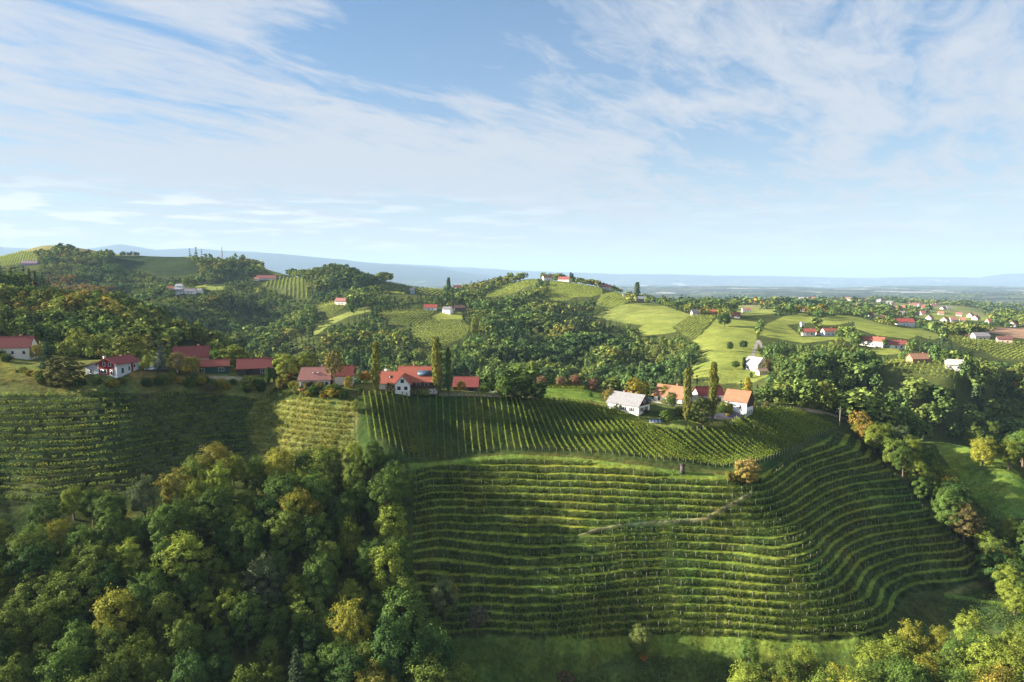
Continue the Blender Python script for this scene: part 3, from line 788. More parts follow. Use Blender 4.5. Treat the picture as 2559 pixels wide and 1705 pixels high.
level_rows(W['LEFTV'], 0.40, 'ragged vine row on the shaded slope below the red-gabled house, {} from the top', 'ragged vine rows on the left slope', stake_gap=0,
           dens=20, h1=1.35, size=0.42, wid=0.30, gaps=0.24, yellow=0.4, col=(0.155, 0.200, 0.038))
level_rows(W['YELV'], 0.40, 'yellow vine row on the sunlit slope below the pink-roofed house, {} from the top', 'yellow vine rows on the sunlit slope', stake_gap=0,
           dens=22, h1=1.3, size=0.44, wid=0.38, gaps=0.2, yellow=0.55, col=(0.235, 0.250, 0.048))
# distant vineyards: hundreds of rows, one covering of vines
FARV = [  # (index into OPEN, two photo points along a row, row spacing in metres)
 (1,(1785,790),(1702,843),3.6),(4,(1380,738),(1490,730),5),(5,(1500,772),(1560,740),5),(6,(1205,740),(1325,704),6),(7,(1035,822),(1105,850),3.7),(8,(1050,778),(1000,812),3.8),
 (11,(835,765),(795,790),5),(12,(735,700),(733,742),6.5),(14,(950,734),(1100,733),7),(17,(62,634),(54,658),4.5),(21,(2480,895),(2559,861),3.8),(23,(2180,926),(2255,901),3.0)]
def far_vines():
    Vs = []
    for idx, p0, p1, sp in FARV:
        px, _, d0, d1 = OPEN[idx]; poly = ground_poly(px, d0, d1)
        A, B = hit(*p0, d0, d1), hit(*p1, d0, d1); d = (B-A)/np.hypot(*(B-A)); nrm = np.array([-d[1], d[0]])
        c = poly.mean(0); q = poly - c; R = np.abs(q @ d).max(); T = np.abs(q @ nrm).max()
        rows = np.arange(-T, T, sp); st = np.arange(-R, R, 0.55)
        G = (c + rows[:, None, None]*nrm + st[None, :, None]*d).reshape(-1, 2) + rng.normal(0, .22, (len(rows)*len(st), 2))
        G = G[inside(poly, G[:, 0], G[:, 1])]
        if len(G) > 60000: G = G[rng.choice(len(G), 60000, False)]
        z = gz(G[:, 0], G[:, 1]) + rng.uniform(.5, 1.9, len(G))
        Nr = np.column_stack([nrm[0]*rng.choice([-1, 1], len(G)), nrm[1]*rng.choice([-1, 1], len(G)), np.full(len(G), .7)]) + rng.normal(0, .35, (len(G), 3))
        Vs.append(leaf_quads(np.column_stack([G, z]), Nr, 1.05*max(1, sp/4.2), rng)[0])
    V = np.concatenate(Vs)
    o = link('vineyard_rows', mesh_arrays('vineyard_rows', V, np.arange(len(V)).reshape(-1, 4), MATS['vine']))
    o.color = (0.215, 0.250, 0.048, 0.25); tag(o, kind='stuff')
far_vines()

# the bright strip of vines behind the lawn, right of the broad dark trees
for i, v in enumerate((974, 969, 964)):
    pts = [hit(u, v, 250, 330) for u in range(1368, 1516, 16)]
    vine_row(np.array(pts), f'bright yellow-green vine row behind the lawn strip, {ordinal(i+1)} from the lawn', 'vine rows behind the lawn', rng, yellow=.5, col=(0.24, 0.27, 0.04), dens=22, h1=1.7, size=.42, wid=.3)

# rough growth and grass tufts on the banks and meadows close to the camera
def tufts(name, polys, per_m2, h, size, col, yellow, dist):
    Ps = []
    for px in polys:
        poly = ground_poly(px, *dist); lo, hi = poly.min(0), poly.max(0)
        n = int((hi-lo).prod()*per_m2); G = rng.uniform(lo, hi, (n, 2)); G = G[inside(poly, G[:, 0], G[:, 1])]
        G = G[vnoise(G[:, 0]/3.5, G[:, 1]/3.5, 111) + rng.uniform(-.25, .25, len(G)) > .42]
        Ps.append(np.column_stack([G, gz(G[:, 0], G[:, 1]) + rng.uniform(.05, h, len(G))*(.5+.9*vnoise(G[:, 0]/2.2, G[:, 1]/2.2, 113))]))
    Pt = np.concatenate(Ps); Nr = rng.normal(0, .6, Pt.shape) + np.array([0, 0, .6])
    V, Fq = leaf_quads(Pt, Nr, size, rng)
    o = link(name, mesh_arrays(name, V, Fq, MATS['vine'])); o.color = (*col, yellow); tag(o, kind='stuff')
tufts('undergrowth', [[(1440,1690),(1500,1655),(1560,1640),(1700,1645),(1850,1660),(1920,1700),(1920,1790),(1420,1790)], [(2380,1496),(2640,1530),(2640,1600),(2480,1570),(2350,1530)], [(2400,1480),(2460,1460),(2490,1470),(2500,1500),(2440,1496)],
      [(640,985),(760,985),(880,992),(884,1003),(760,1000),(640,1000)], [(1040,1590),(1130,1585),(1150,1640),(1060,1650)]], 9, 1.0, .42, (0.105, 0.150, 0.034), .3, (120, 330))
tufts('grass', [[(1120,1600),(1440,1602),(1930,1608),(2180,1598),(2200,1650),(1950,1700),(1440,1700),(1130,1700)], [(2280,1085),(2330,1095),(2464,1140),(2559,1198),(2640,1265),(2640,1325),(2477,1288),(2409,1200),(2344,1118)],
      [(1043,1158),(1280,1138),(1450,1146),(1700,1178),(1815,1190),(1815,1200),(1600,1176),(1450,1157),(1280,1149),(1043,1172)], [(1370,975),(1500,975),(1520,1000),(1370,992)], [(1530,1045),(1620,1060),(1700,1068),(1810,1060),(1800,1046),(1660,1046)]], 3.0, .30, .30, (0.170, 0.225, 0.045), .25, (120, 330))

# ------------------------------------------------------------------ trees
MATS['leaf'] = foliage_mat('tree_leaves', transl=0.2)
MATS['wood_leaf'] = foliage_mat('far_tree_leaves', attr='tint', transl=0.18)
MATS['bark'] = plain('bark', (0.16, 0.12, 0.085), var=0.35, scale=4)
trng = np.random.RandomState(11)
def sphere_dirs(n, rng):
    v = rng.normal(size=(n, 3)); return v/np.linalg.norm(v, axis=1, keepdims=True)
def broad_crown(rng, n_clump=34, n_leaf=150, leaf=0.085, z0=0.30, shape=1.0, low=-0.5):
    """leaf clumps on an uneven crown; unit tree: height 1, half width about 0.31"""
    R = 0.31; cz = z0 + (1-z0)*0.47; hz = (1-z0)*0.50
    Pts, Nrm, k = [], [], 0
    off = rng.uniform(0, 6.28); lobes = rng.uniform(0.75, 1.15, 7)
    for i in range(n_clump):
        zz = 1 - (i+.5)/n_clump*(1-low)
        th = off + i*2.39996 + rng.uniform(-.35, .35)
        rr = math.sqrt(max(0, 1-zz*zz))**0.8
        lob = lobes[int((th % 6.283)/6.283*7)]
        sh = rng.uniform(.82, 1.1)*1.0 if shape == 1 else (1 - (zz*0.5+0.5)*(1-shape))
        c = np.array([math.cos(th)*rr*R*.80*lob*sh, math.sin(th)*rr*R*.80*lob*sh, cz + zz*hz*.80*rng.uniform(.84, 1.08)])
        r = R*rng.uniform(.19, .36)
        nl = int(n_leaf*rng.uniform(.6, 1.3))
        d = sphere_dirs(nl, rng); out = (c - np.array([0, 0, cz-0.12])); out /= np.linalg.norm(out)+1e-6
        d = d[(d @ out > -0.3) | (rng.rand(nl) < .12)]
        rad = r*rng.uniform(.62, 1.08, len(d))**1.0
        p = c + d*rad[:, None]*np.array([1, 1, .82])
        Pts.append(p); Nrm.append(d*0.8 + out*.5 + np.array([0, 0, .25]) + rng.normal(0, .36, d.shape))
    for i in range(n_clump//2):       # tips that stick out of the outline
        d = sphere_dirs(1, rng)[0]; d[2] = abs(d[2])*.9+.1
        tip = np.array([d[0]*R*1.04, d[1]*R*1.04, cz + d[2]*hz*1.02]); m = max(3, n_leaf//9)
        p = tip + rng.normal(0, R*.085, (m, 3)); Pts.append(p); Nrm.append(np.tile(d, (m, 1)) + rng.normal(0, .6, (m, 3)))
    Pt = np.concatenate(Pts); Nr = np.concatenate(Nrm)
    return leaf_quads(Pt, Nr, leaf, rng)[0]
def poplar_crown(rng, n=7000, leaf=0.021, plumes=70):
    """unit tree: height 1, half width about 0.09; many upswept plumes with ragged tips"""
    P_, N_ = [], []
    for i in range(plumes):
        t = (i+.5)/plumes*.92; th = i*2.39996 + rng.uniform(-.4, .4)
        env = np.interp(t, [0, .08, .3, .62, .85, 1], [.35, .75, 1, .95, .6, .2])*0.085*rng.uniform(.7, 1.2)
        L_ = rng.uniform(.10, .20); m = n//plumes; s = rng.uniform(0, 1, m)**.8
        rad = env*(.35 + .62*np.minimum(s*2.2, 1)) ; wd = .020*(1.15-s)
        x = np.cos(th)*rad + rng.normal(0, 1, m)*wd; y = np.sin(th)*rad + rng.normal(0, 1, m)*wd
        z = np.clip(.05 + t + L_*s*(1.0 - .35*t), 0, 1.02)
        P_.append(np.stack([x, y, z], 1)); N_.append(np.stack([x/.08, y/.08, np.full(m, .3)], 1) + rng.normal(0, .45, (m, 3)))
    return leaf_quads(np.concatenate(P_), np.concatenate(N_), leaf, rng)[0]
def spruce_crown(rng, tiers=17, leaf=0.045, per=11):
    """unit tree: height 1, half width about 0.2; drooping whorls"""
    P_, N_ = [], []
    for k in range(tiers):
        t = k/(tiers-1); z = .08 + .90*t; R = 0.205*(1-t)**.85 + .006
        nb = int(11 - 6*t)
        for i in range(nb):
            th = i/nb*6.283 + k*1.3 + rng.uniform(-.2, .2); Rb = R*rng.uniform(.78, 1.12)
            m = max(3, int(per*(1-t*.6)*3)); s = rng.uniform(.1, 1, m)
            wv = rng.normal(0, .03, m)*(1.1-t)*(1.2-s)
            x = np.cos(th)*Rb*s - np.sin(th)*wv; y = np.sin(th)*Rb*s + np.cos(th)*wv
            P_.append(np.stack([x, y, z - .20*Rb*s + .10*Rb*s*s - np.abs(rng.normal(0, .008, m))], 1))
            N_.append(np.stack([np.full(m, np.cos(th)*.35), np.full(m, np.sin(th)*.35), np.full(m, .9)], 1) + rng.normal(0, .35, (m, 3)))
    return leaf_quads(np.concatenate(P_), np.concatenate(N_), leaf, rng)[0]
def tube(path, radii, sides=6):
    V, Fq = [], []
    for i, (p, r) in enumerate(zip(path, radii)):
        for s in range(sides):
            th = s/sides*6.283; V.append((p[0]+math.cos(th)*r, p[1]+math.sin(th)*r, p[2]))
    for i in range(len(path)-1):
        for s in range(sides):
            a = i*sides+s; b = i*sides+(s+1) % sides; Fq.append((a, b, b+sides, a+sides))
    return np.array(V), np.array(Fq)
def trunk_mesh(rng, r=0.022, top=0.72, limbs=6):
    Vs, Fs, n = [], [], 0
    def add(path, rad):
        nonlocal n
        V, Fq = tube(path, rad); Vs.append(V); Fs.append(Fq+n); n += len(V)
    lean = rng.normal(0, .015, 2)
    add([(0,0,-.06),(0,0,.03),(lean[0],lean[1],.3),(lean[0]*2,lean[1]*1.5,top)], [r*1.5, r*1.1, r*.85, r*.25])
    for i in range(limbs):
        th = i*2.4 + rng.uniform(-.4, .4); z = rng.uniform(.25, .5); L_ = rng.uniform(.14, .24)
        add([(lean[0],lean[1],z),(math.cos(th)*L_*.5,math.sin(th)*L_*.5,z+.09),(math.cos(th)*L_,math.sin(th)*L_,z+.22)], [r*.5, r*.35, r*.12])
    return mesh_arrays('trunk', np.concatenate(Vs), np.concatenate(Fs), MATS['bark'], smooth=True)
def crown_obj_mesh(V): return mesh_arrays('crown', V, np.arange(len(V)).reshape(-1, 4), MATS['leaf'])
BROAD = []
for i in range(9):
    r_ = np.random.RandomState(100+i)
    V = broad_crown(r_, n_clump=int(r_.uniform(30, 48)), n_leaf=int(r_.uniform(400, 480)), leaf=r_.uniform(.019, .025), z0=r_.uniform(.06, .16), low=-.8, shape=r_.choice([1.0, .85, .7]))
    BROAD.append((crown_obj_mesh(V), trunk_mesh(r_)))
SHRUB = []
for i in range(3):
    r_ = np.random.RandomState(140+i)
    SHRUB.append((crown_obj_mesh(broad_crown(r_, n_clump=30, n_leaf=190, leaf=.042, z0=-.02, low=-.9)), trunk_mesh(r_, top=.4, limbs=4)))
SPARSE = []
for i in range(2):
    r_ = np.random.RandomState(150+i)
    SPARSE.append((crown_obj_mesh(broad_crown(r_, n_clump=26, n_leaf=40, leaf=.055, z0=.22)), trunk_mesh(r_, r=.018, top=.85, limbs=11)))
POPLAR = [(crown_obj_mesh(poplar_crown(np.random.RandomState(160+i), n=7000, leaf=.021)), trunk_mesh(np.random.RandomState(160+i), r=.014, top=.5, limbs=0)) for i in range(3)]
SPRUCE = [(crown_obj_mesh(spruce_crown(np.random.RandomState(170+i), per=9+i)), trunk_mesh(np.random.RandomState(170+i), r=.016, top=.9, limbs=0)) for i in range(2)]
HALF = {'garden_tree': .31, 'broadleaf_tree': .31, 'shrub': .31, 'bare_tree': .31, 'poplar_tree': .088, 'spruce_tree': .2}
PROTO = {'garden_tree': SHRUB, 'broadleaf_tree': BROAD, 'shrub': SHRUB, 'bare_tree': SPARSE, 'poplar_tree': POPLAR, 'spruce_tree': SPRUCE}
CATS = {'garden_tree': 'tree', 'broadleaf_tree': 'tree', 'shrub': 'shrub', 'bare_tree': 'tree', 'poplar_tree': 'poplar', 'spruce_tree': 'spruce'}
def add_tree(kind, x, y, h, w, col, label, group=None, yellow=0.4, which=None, sink=0.15):
    pr = PROTO[kind]; crown, trunk = pr[trng.randint(len(pr)) if which is None else which]
    z = float(gz(x, y))
    r = root(kind, (x, y, z - sink), label, CATS[kind], group, trng.uniform(0, 6.283))
    sx = w/2/HALF[kind]
    c = link('crown', crown, r); c.scale = (sx*trng.uniform(.94, 1.06), sx*trng.uniform(.94, 1.06), h); c.color = (*col, yellow)
    t = link('trunk', trunk, r); t.scale = (sx if kind != 'shrub' else sx*.7, sx if kind != 'shrub' else sx*.7, h)
    return r
G_DARK, G_MID, G_OLIVE, G_LIME, G_GOLD, G_RUST, G_GREY, G_BROWN, G_RED = ((0.046,0.088,0.022),(0.080,0.130,0.026),(0.120,0.150,0.028),(0.180,0.205,0.036),(0.300,0.235,0.030),(0.300,0.150,0.030),(0.110,0.140,0.060),(0.150,0.125,0.045),(0.180,0.100,0.062))
# ---- garden, hedge and single trees: (kind, u, v of the foot, v of the top, width in px, colour, yellowing, label)
SINGLES = [
 ('spruce_tree',120,924,829,42,(0.030,0.055,0.035),0,'tall dark spruce left of the red and white house'),
 ('broadleaf_tree',90,900,858,30,G_GOLD,.6,'small yellow tree just left of the tall dark spruce'),
 ('garden_tree',40,890,843,46,G_MID,.3,'round green tree in front of the leftmost red-roofed house'),
 ('garden_tree',161,966,890,93,(0.075,0.080,0.028),.5,'big round olive-brown tree standing beside the red and white house'),
 ('shrub',100,946,921,26,G_LIME,.3,'small bright green bush left of the big round olive tree'),
 ('garden_tree',200,892,818,62,G_LIME,.45,'pale yellow-green tree behind the big round olive tree'),
 ('garden_tree',250,894,834,60,G_OLIVE,.5,'olive tree behind the roof of the red and white house, left one'),
 ('garden_tree',326,896,831,72,(0.115,0.130,0.030),.4,'wide light green tree behind the red and white house, right one'),
 ('broadleaf_tree',291,894,870,24,(0.16,0.17,0.025),.6,'small lime tree touching the red roof ridge'),
 ('broadleaf_tree',366,930,893,20,G_LIME,.5,'thin young lime tree right of the red and white house'),
 ('spruce_tree',402,928,852,36,(0.085,0.110,0.090),0,'blue-grey spruce beside the parked car'),
 ('broadleaf_tree',444,934,879,46,G_BROWN,.4,'brown-tinged tree in front of the dormered red roof'),
 ('broadleaf_tree',481,938,888,42,(0.15,0.145,0.025),.7,'yellow-green tree left of the dark green shed'),
 ('garden_tree',588,910,861,72,G_OLIVE,.4,'dense olive tree between the dark green shed and the red-roofed barn'),
 ('broadleaf_tree',545,902,868,42,G_MID,.4,'green tree behind the dark green shed roof'),
 ('shrub',618,975,938,38,G_OLIVE,.4,'olive bush below the red-roofed barn at the gully head'),
 ('poplar_tree',671,958,918,14,G_DARK,0,'small dark columnar conifer right of the red-roofed barn, left of a pair'),
 ('poplar_tree',687,956,924,12,G_DARK,0,'small dark columnar conifer beside the little red-roofed hut, right of a pair'),
 ('shrub',650,970,942,30,G_DARK,.1,'round dark green bush below the barn'),
 ('shrub',708,968,943,38,(0.12,0.125,0.03),.6,'yellowish rounded bush in front of the little red-roofed hut'),
 ('bare_tree',835,975,868,52,(0.095,0.085,0.028),.6,'tall thin-leaved tree in front of the pink-roofed house'),
 ('broadleaf_tree',716,950,880,62,G_LIME,.4,'light green tree behind the little red-roofed hut'),
 ('broadleaf_tree',765,945,876,58,G_OLIVE,.6,'olive tree behind the ridge of the pink-roofed house'),
 ('shrub',871,968,938,25,G_GOLD,.8,'golden bush at the right corner of the pink-roofed house'),
 ('broadleaf_tree',913,958,927,32,G_RUST,.7,'orange tree left of the white-gabled farmhouse'),
 ('shrub',975,982,954,25,(0.085,0.075,0.03),.4,'brownish bush touching the white gable'),
 ('shrub',1035,988,969,27,(0.13,0.135,0.04),.5,'pale bush under the dark wooden balcony, left one'),
 ('shrub',1061,990,966,30,G_LIME,.3,'bright green bush under the dark wooden balcony, right one'),
 ('shrub',1153,978,949,28,(0.17,0.14,0.03),.8,'yellow bush in front of the low red-roofed barn'),
 ('garden_tree',1262,992,937,46,G_MID,.2,'green tree at the right end of the gravel yard'),
 ('garden_tree',1302,996,933,72,(0.045,0.070,0.020),.1,'broad dark green tree at the head of the straight vine rows'),
 ('garden_tree',1345,997,950,46,(0.04,0.065,0.02),.1,'smaller dark green tree right of the broad dark one at the row heads'),
 ('garden_tree',1592,992,942,56,(0.13,0.12,0.025),.9,'golden-green tree behind the grey-roofed cottage'),
 ('broadleaf_tree',1524,1012,968,34,G_BROWN,.6,'brownish tree at the left corner of the grey-roofed cottage'),
 ('spruce_tree',1476,992,972,12,G_DARK,0,'tiny dark fir on the lawn left of the grey-roofed cottage'),
 ('broadleaf_tree',1661,1000,960,28,(0.16,0.17,0.025),.4,'lime tree in front of the long orange roof'),
 ('shrub',1676,1006,978,27,G_MID,.2,'green bush in the farmyard below the long orange roof'),
 ('shrub',1664,1053,1024,29,G_MID,.3,'round green bush on the lawn right of the grey-roofed cottage'),
 ('shrub',1697,1036,1012,26,G_OLIVE,.4,'olive bush on the lawn left of the tall poplar'),
 ('garden_tree',1752,1060,990,62,(0.085,0.105,0.03),.4,'round olive tree between the two tall poplars of the orange-roofed farm'),
 ('shrub',1544,1026,1006,21,G_MID,.4,'bush against the white wall of the grey-roofed cottage'),
 ('poplar_tree',1867,1000,944,16,G_GOLD,.6,'short golden columnar tree right of the orange-roofed farm'),
 ('broadleaf_tree',1353,968,938,28,G_RED,.3,'reddish-brown tree behind the lawn strip, leftmost of the reddish trees'),
 ('broadleaf_tree',1402,966,940,26,G_RED,.2,'small reddish tree behind the lawn strip, second of the reddish trees'),
 ('broadleaf_tree',1438,968,934,34,G_RED,.3,'largest reddish tree behind the lawn strip'),
 ('broadleaf_tree',1482,968,944,28,G_RED,.2,'reddish tree behind the lawn strip, fourth of the reddish trees'),
 ('garden_tree',1866,1207,1141,62,(0.29,0.205,0.090),1.0,'orange-pink tree standing where the terraces meet the straight rows'),
 ('shrub',1826,1203,1174,32,(0.13,0.135,0.03),.6,'yellow-green bush at the foot of the orange-pink tree'),
 ('broadleaf_tree',1600,1642,1562,54,(0.105,0.130,0.035),.4,'lone pale green tree on the grass track below the lowest terrace'),
 ('shrub',1606,1652,1622,26,G_RUST,.5,'rusty bush at the foot of the lone tree below the lowest terrace'),
 ('bare_tree',1413,1722,1676,38,(0.10,0.07,0.04),.3,'small brown half-bare tree at the bottom edge of the grass'),
 ('broadleaf_tree',1111,1545,1440,70,(0.105,0.130,0.050),.4,'round pale green tree standing apart at the right edge of the dark wood'),
 ('bare_tree',1193,1590,1508,50,(0.085,0.080,0.05),.4,'thin greyish tree between the dark wood and the lowest terrace'),
 ('bare_tree',2145,1090,1022,46,(0.19,0.12,0.03),.8,'orange-leaved tree beside the utility pole on the ridge'),
 ('broadleaf_tree',2168,1110,1052,48,(0.21,0.11,0.03),.8,'orange tree at the top of the right-hand ravine wood'),
 ('shrub',1030,1135,1112,26,G_OLIVE,.4,'olive bush at the lower left corner of the straight vine rows'),
 ('shrub',888,1030,996,22,G_LIME,.4,'green bush on the track between the yellow and the straight vine rows'),
]
POPLARS = [(941,990,857,20,.40,(0.120,0.125,0.026),'tall poplar left of the white-gabled farmhouse'),(1092,990,846,24,.40,(0.125,0.130,0.026),'tallest poplar, wide, in front of the orange-red farm roof'),
           (1121,990,870,13,.2,(0.060,0.085,0.024),'slim darker poplar right beside the tallest poplar'),(1716,1062,922,19,.45,(0.115,0.120,0.026),'poplar between the grey-roofed cottage and the orange-roofed farm'),
           (1780,1056,908,22,.45,(0.100,0.108,0.024),'pointed poplar in front of the orange-roofed farm')]
def place_px(u, vb, vt, w):
    x, y = hit(u, vb, 100, 340)
    z = float(gz(x, y)); zt = CZ + y*ray(u, vt)[1]
    slant = math.hypot(y, CZ - z)
    return x, y, zt - z, w/F*slant
for kind, u, vb, vt, w, col, yel, lab in SINGLES:
    x, y, h, ww = place_px(u, vb, vt, w); add_tree(kind, x, y, h, ww, tuple(c*1.3 for c in col), lab, None, yel)
for i, (u, vb, vt, w, yel, col, lab) in enumerate(POPLARS):
    x, y, h, ww = place_px(u, vb, vt, w); add_tree('poplar_tree', x, y, h, ww, tuple(c*1.45 for c in col), lab, 'tall poplars beside the farms', yel, i % 3)

# ---- woods close by: every crown a tree of its own
PALETTE = {  # name: (colour, yellowing)
 'dark green': (G_DARK, .0), 'green': (G_MID, .1), 'olive': ((0.115,0.155,0.028), .2), 'grey-green': (G_GREY, .1), 'yellow-green': ((0.165,0.205,0.030), .35), 'golden': ((0.215,0.215,0.030), .45), 'orange-tipped': ((0.165,0.160,0.030), .6), 'rust-brown': (G_BROWN, .4)}
taken = []
def scatter_wood(px_poly, box, gap, hrange, weights, place, group, n_max, base_ok=None, spruce=0.0, seed=1):
    """trees whose crowns fall inside an outline of the photo; box: (u0, u1, D0, D1)"""
    r = np.random.RandomState(seed); poly = np.array(px_poly, float); names = list(PALETTE); wt = np.array([weights.get(n, 0) for n in names], float); wt /= wt.sum()
    u0, u1, D0, D1 = box; cnt = 0; keep = []
    for _ in range(9000):
        if cnt >= n_max: break
        D = math.sqrt(r.uniform(D0*D0, D1*D1)); a = ((r.uniform(u0, u1) - CU)/F); x = a*D
        h = r.uniform(*hrange)*(1.3 if place == 'dark hollow wood' and a > -.2 and D > 150 else 1); w = h*r.uniform(.54, .78)
        g = gap*r.uniform(.85, 1.25)
        if any((x-q[0])**2 + (D-q[1])**2 < (g*.5+q[2]*.5)**2 for q in taken): continue
        z = float(gz(x, D))
        pu, pv = pix(x, D, z+h*.98); mu, mv = pix(x, D, z+h*.6); px_w = w*.42/D*F
        pts = np.array([(pu, pv), (mu-px_w, mv), (mu+px_w, mv)])
        if not inside(poly, pts[:, 0], pts[:, 1]).all(): continue
        if any(bool(inside(W[k], x, D)) for k in ('TERRACE', 'ROWV', 'LEFTV', 'YELV')): continue
        if base_ok and not base_ok(x, D): continue
        taken.append((x, D, g)); keep.append((D, x, h, w)); cnt += 1
    for D, x, h, w in keep:
        zt = float(gz(x, D)); tu, tv = pix(x, D, zt+h)
        WOOD.append((w*h/D**2*(.55 if tv > 1660 else 1)*(0 if tv > 1712 or not -40 < tu < 2600 else 1), D, x, h, w, r.randint(1 << 30), names, wt, hrange, place, group, spruce))
    return cnt
WOOD, EXTRA = [], []
def plant_woods(n_single):
    WOOD.sort(key=lambda q: -q[0])
    for i, (size_, D, x, h, w, seed, names, wt, hrange, place, group, spruce) in enumerate(WOOD):
        r = np.random.RandomState(seed)
        if i >= n_single or size_ == 0:
            EXTRA.append((x, D, h, w, PALETTE[names[r.choice(len(names), p=wt)]][0])); continue
        if r.rand() < spruce:
            add_tree('spruce_tree', x, D, h*1.1, w*.62, (0.040,0.060,0.028), f'dark pointed spruce among the broadleaf trees of the {place}', 'spruces in the ' + place, 0); continue
        nm = names[r.choice(len(names), p=wt)]; col, yel = PALETTE[nm]; j = r.uniform(.8, 1.25)
        size = 'tall' if h > hrange[0] + .66*(hrange[1]-hrange[0]) else 'low' if h < hrange[0] + .33*(hrange[1]-hrange[0]) else 'middling'
        nu, nv = pix(x, D, float(gz(x, D))+h*.6)
        spot = place_words(place, nu, nv)
        add_tree('broadleaf_tree', x, D, h, w, tuple(c*j for c in col), f'{size} {nm} broadleaf tree {spot}', f'{group}', yel*r.uniform(.6, 1.3), sink=.3)
def place_words(place, u, v):
    if place == 'dark hollow wood':
        if v < 1225: return 'along the upper rim of the dark hollow wood'
        if u > 930 and v < 1480: return 'at the dark hollow wood\'s edge beside the terraces'
        if v > 1560: return 'in front in the dark hollow wood, left half' if u < 650 else 'in front in the dark hollow wood, right half'
        return 'inside the dark hollow wood, on its open side' if u < 450 else 'inside the dark hollow wood, in its middle'
    if place == 'ravine wood':
        return 'in the ravine wood, near the utility pole' if v < 1130 else 'in the ravine wood, beside the long edge of the terraces' if v < 1290 else 'low in the ravine wood, beyond the foot of the terraces'
    if place == 'sunlit clump below the terraces':
        return 'in the sunlit clump below the terraces, its upper edge' if v < 1600 else 'in the sunlit clump below the terraces, its front'
    return 'in the ' + place
WOOD_A = [(-260,1290),(0,1269),(30,1288),(54,1296),(95,1241),(117,1214),(174,1209),(272,1205),(351,1190),(362,1173),(447,1160),(463,1138),(539,1103),(585,1103),(640,1083),(703,1110),(776,1084),(871,1100),
          (929,1092),(991,1108),(1022,1143),(1048,1180),(1060,1250),(1062,1330),(1045,1430),(1060,1500),(1090,1560),(1140,1625),(1200,1690),(1290,1760),(1300,2300),(-260,2300)]
WOOD_B = [(1808,1610),(1840,1598),(1925,1580),(1968,1605),(2042,1613),(2110,1616),(2159,1602),(2191,1578),(2232,1558),(2262,1546),(2300,1531),(2344,1522),(2409,1515),(2450,1526),(2559,1538),(2760,1540),(2760,2300),(1850,2300)]
WOOD_C = [(2110,1035),(2153,1022),(2185,1052),(2268,1064),(2275,1083),(2306,1105),(2344,1118),(2366,1151),(2409,1192),(2431,1247),(2477,1284),(2559,1290),(2700,1300),(2700,1525),(2500,1496),(2490,1445),(2440,1390),(2366,1316),(2273,1262),(2172,1178),(2142,1145),(2130,1083)]
WOOD_D = [(2366,1055),(2393,1026),(2436,1029),(2502,1042),(2700,1050),(2700,1175),(2513,1156),(2464,1138),(2400,1110),(2366,1082)]
scatter_wood(WOOD_A, (-190, 1290, 92, 222), 6.3, (10, 18), {'dark green': 2.5, 'green': 6, 'olive': 5, 'grey-green': .2, 'yellow-green': 2.5, 'golden': .35, 'orange-tipped': .3, 'rust-brown': .03}, 'dark hollow wood', 'trees of the dark hollow wood', 230, spruce=.03, seed=3)
scatter_wood(WOOD_B, (1790, 2640, 96, 204), 5.6, (11, 18), {'green': 1.5, 'olive': 4, 'yellow-green': 6, 'golden': 2.0, 'orange-tipped': .2, 'rust-brown': .2}, 'sunlit clump below the terraces', 'trees of the sunlit clump', 74, seed=4)
scatter_wood(WOOD_C, (2100, 2680, 190, 330), 4.8, (9, 15), {'dark green': 2, 'green': 4, 'olive': 5, 'grey-green': .3, 'yellow-green': 2.5, 'golden': .6, 'orange-tipped': .5, 'rust-brown': .3}, 'ravine wood', 'trees of the ravine wood', 85, seed=5)
scatter_wood(WOOD_D, (2340, 2680, 255, 400), 7.5, (11, 17), {'green': 1.5, 'olive': 4, 'yellow-green': 2, 'golden': 1.5, 'rust-brown': 1.5}, 'tree belt behind the sloping meadow', 'trees behind the sloping meadow', 26, seed=6)

plant_woods(262)
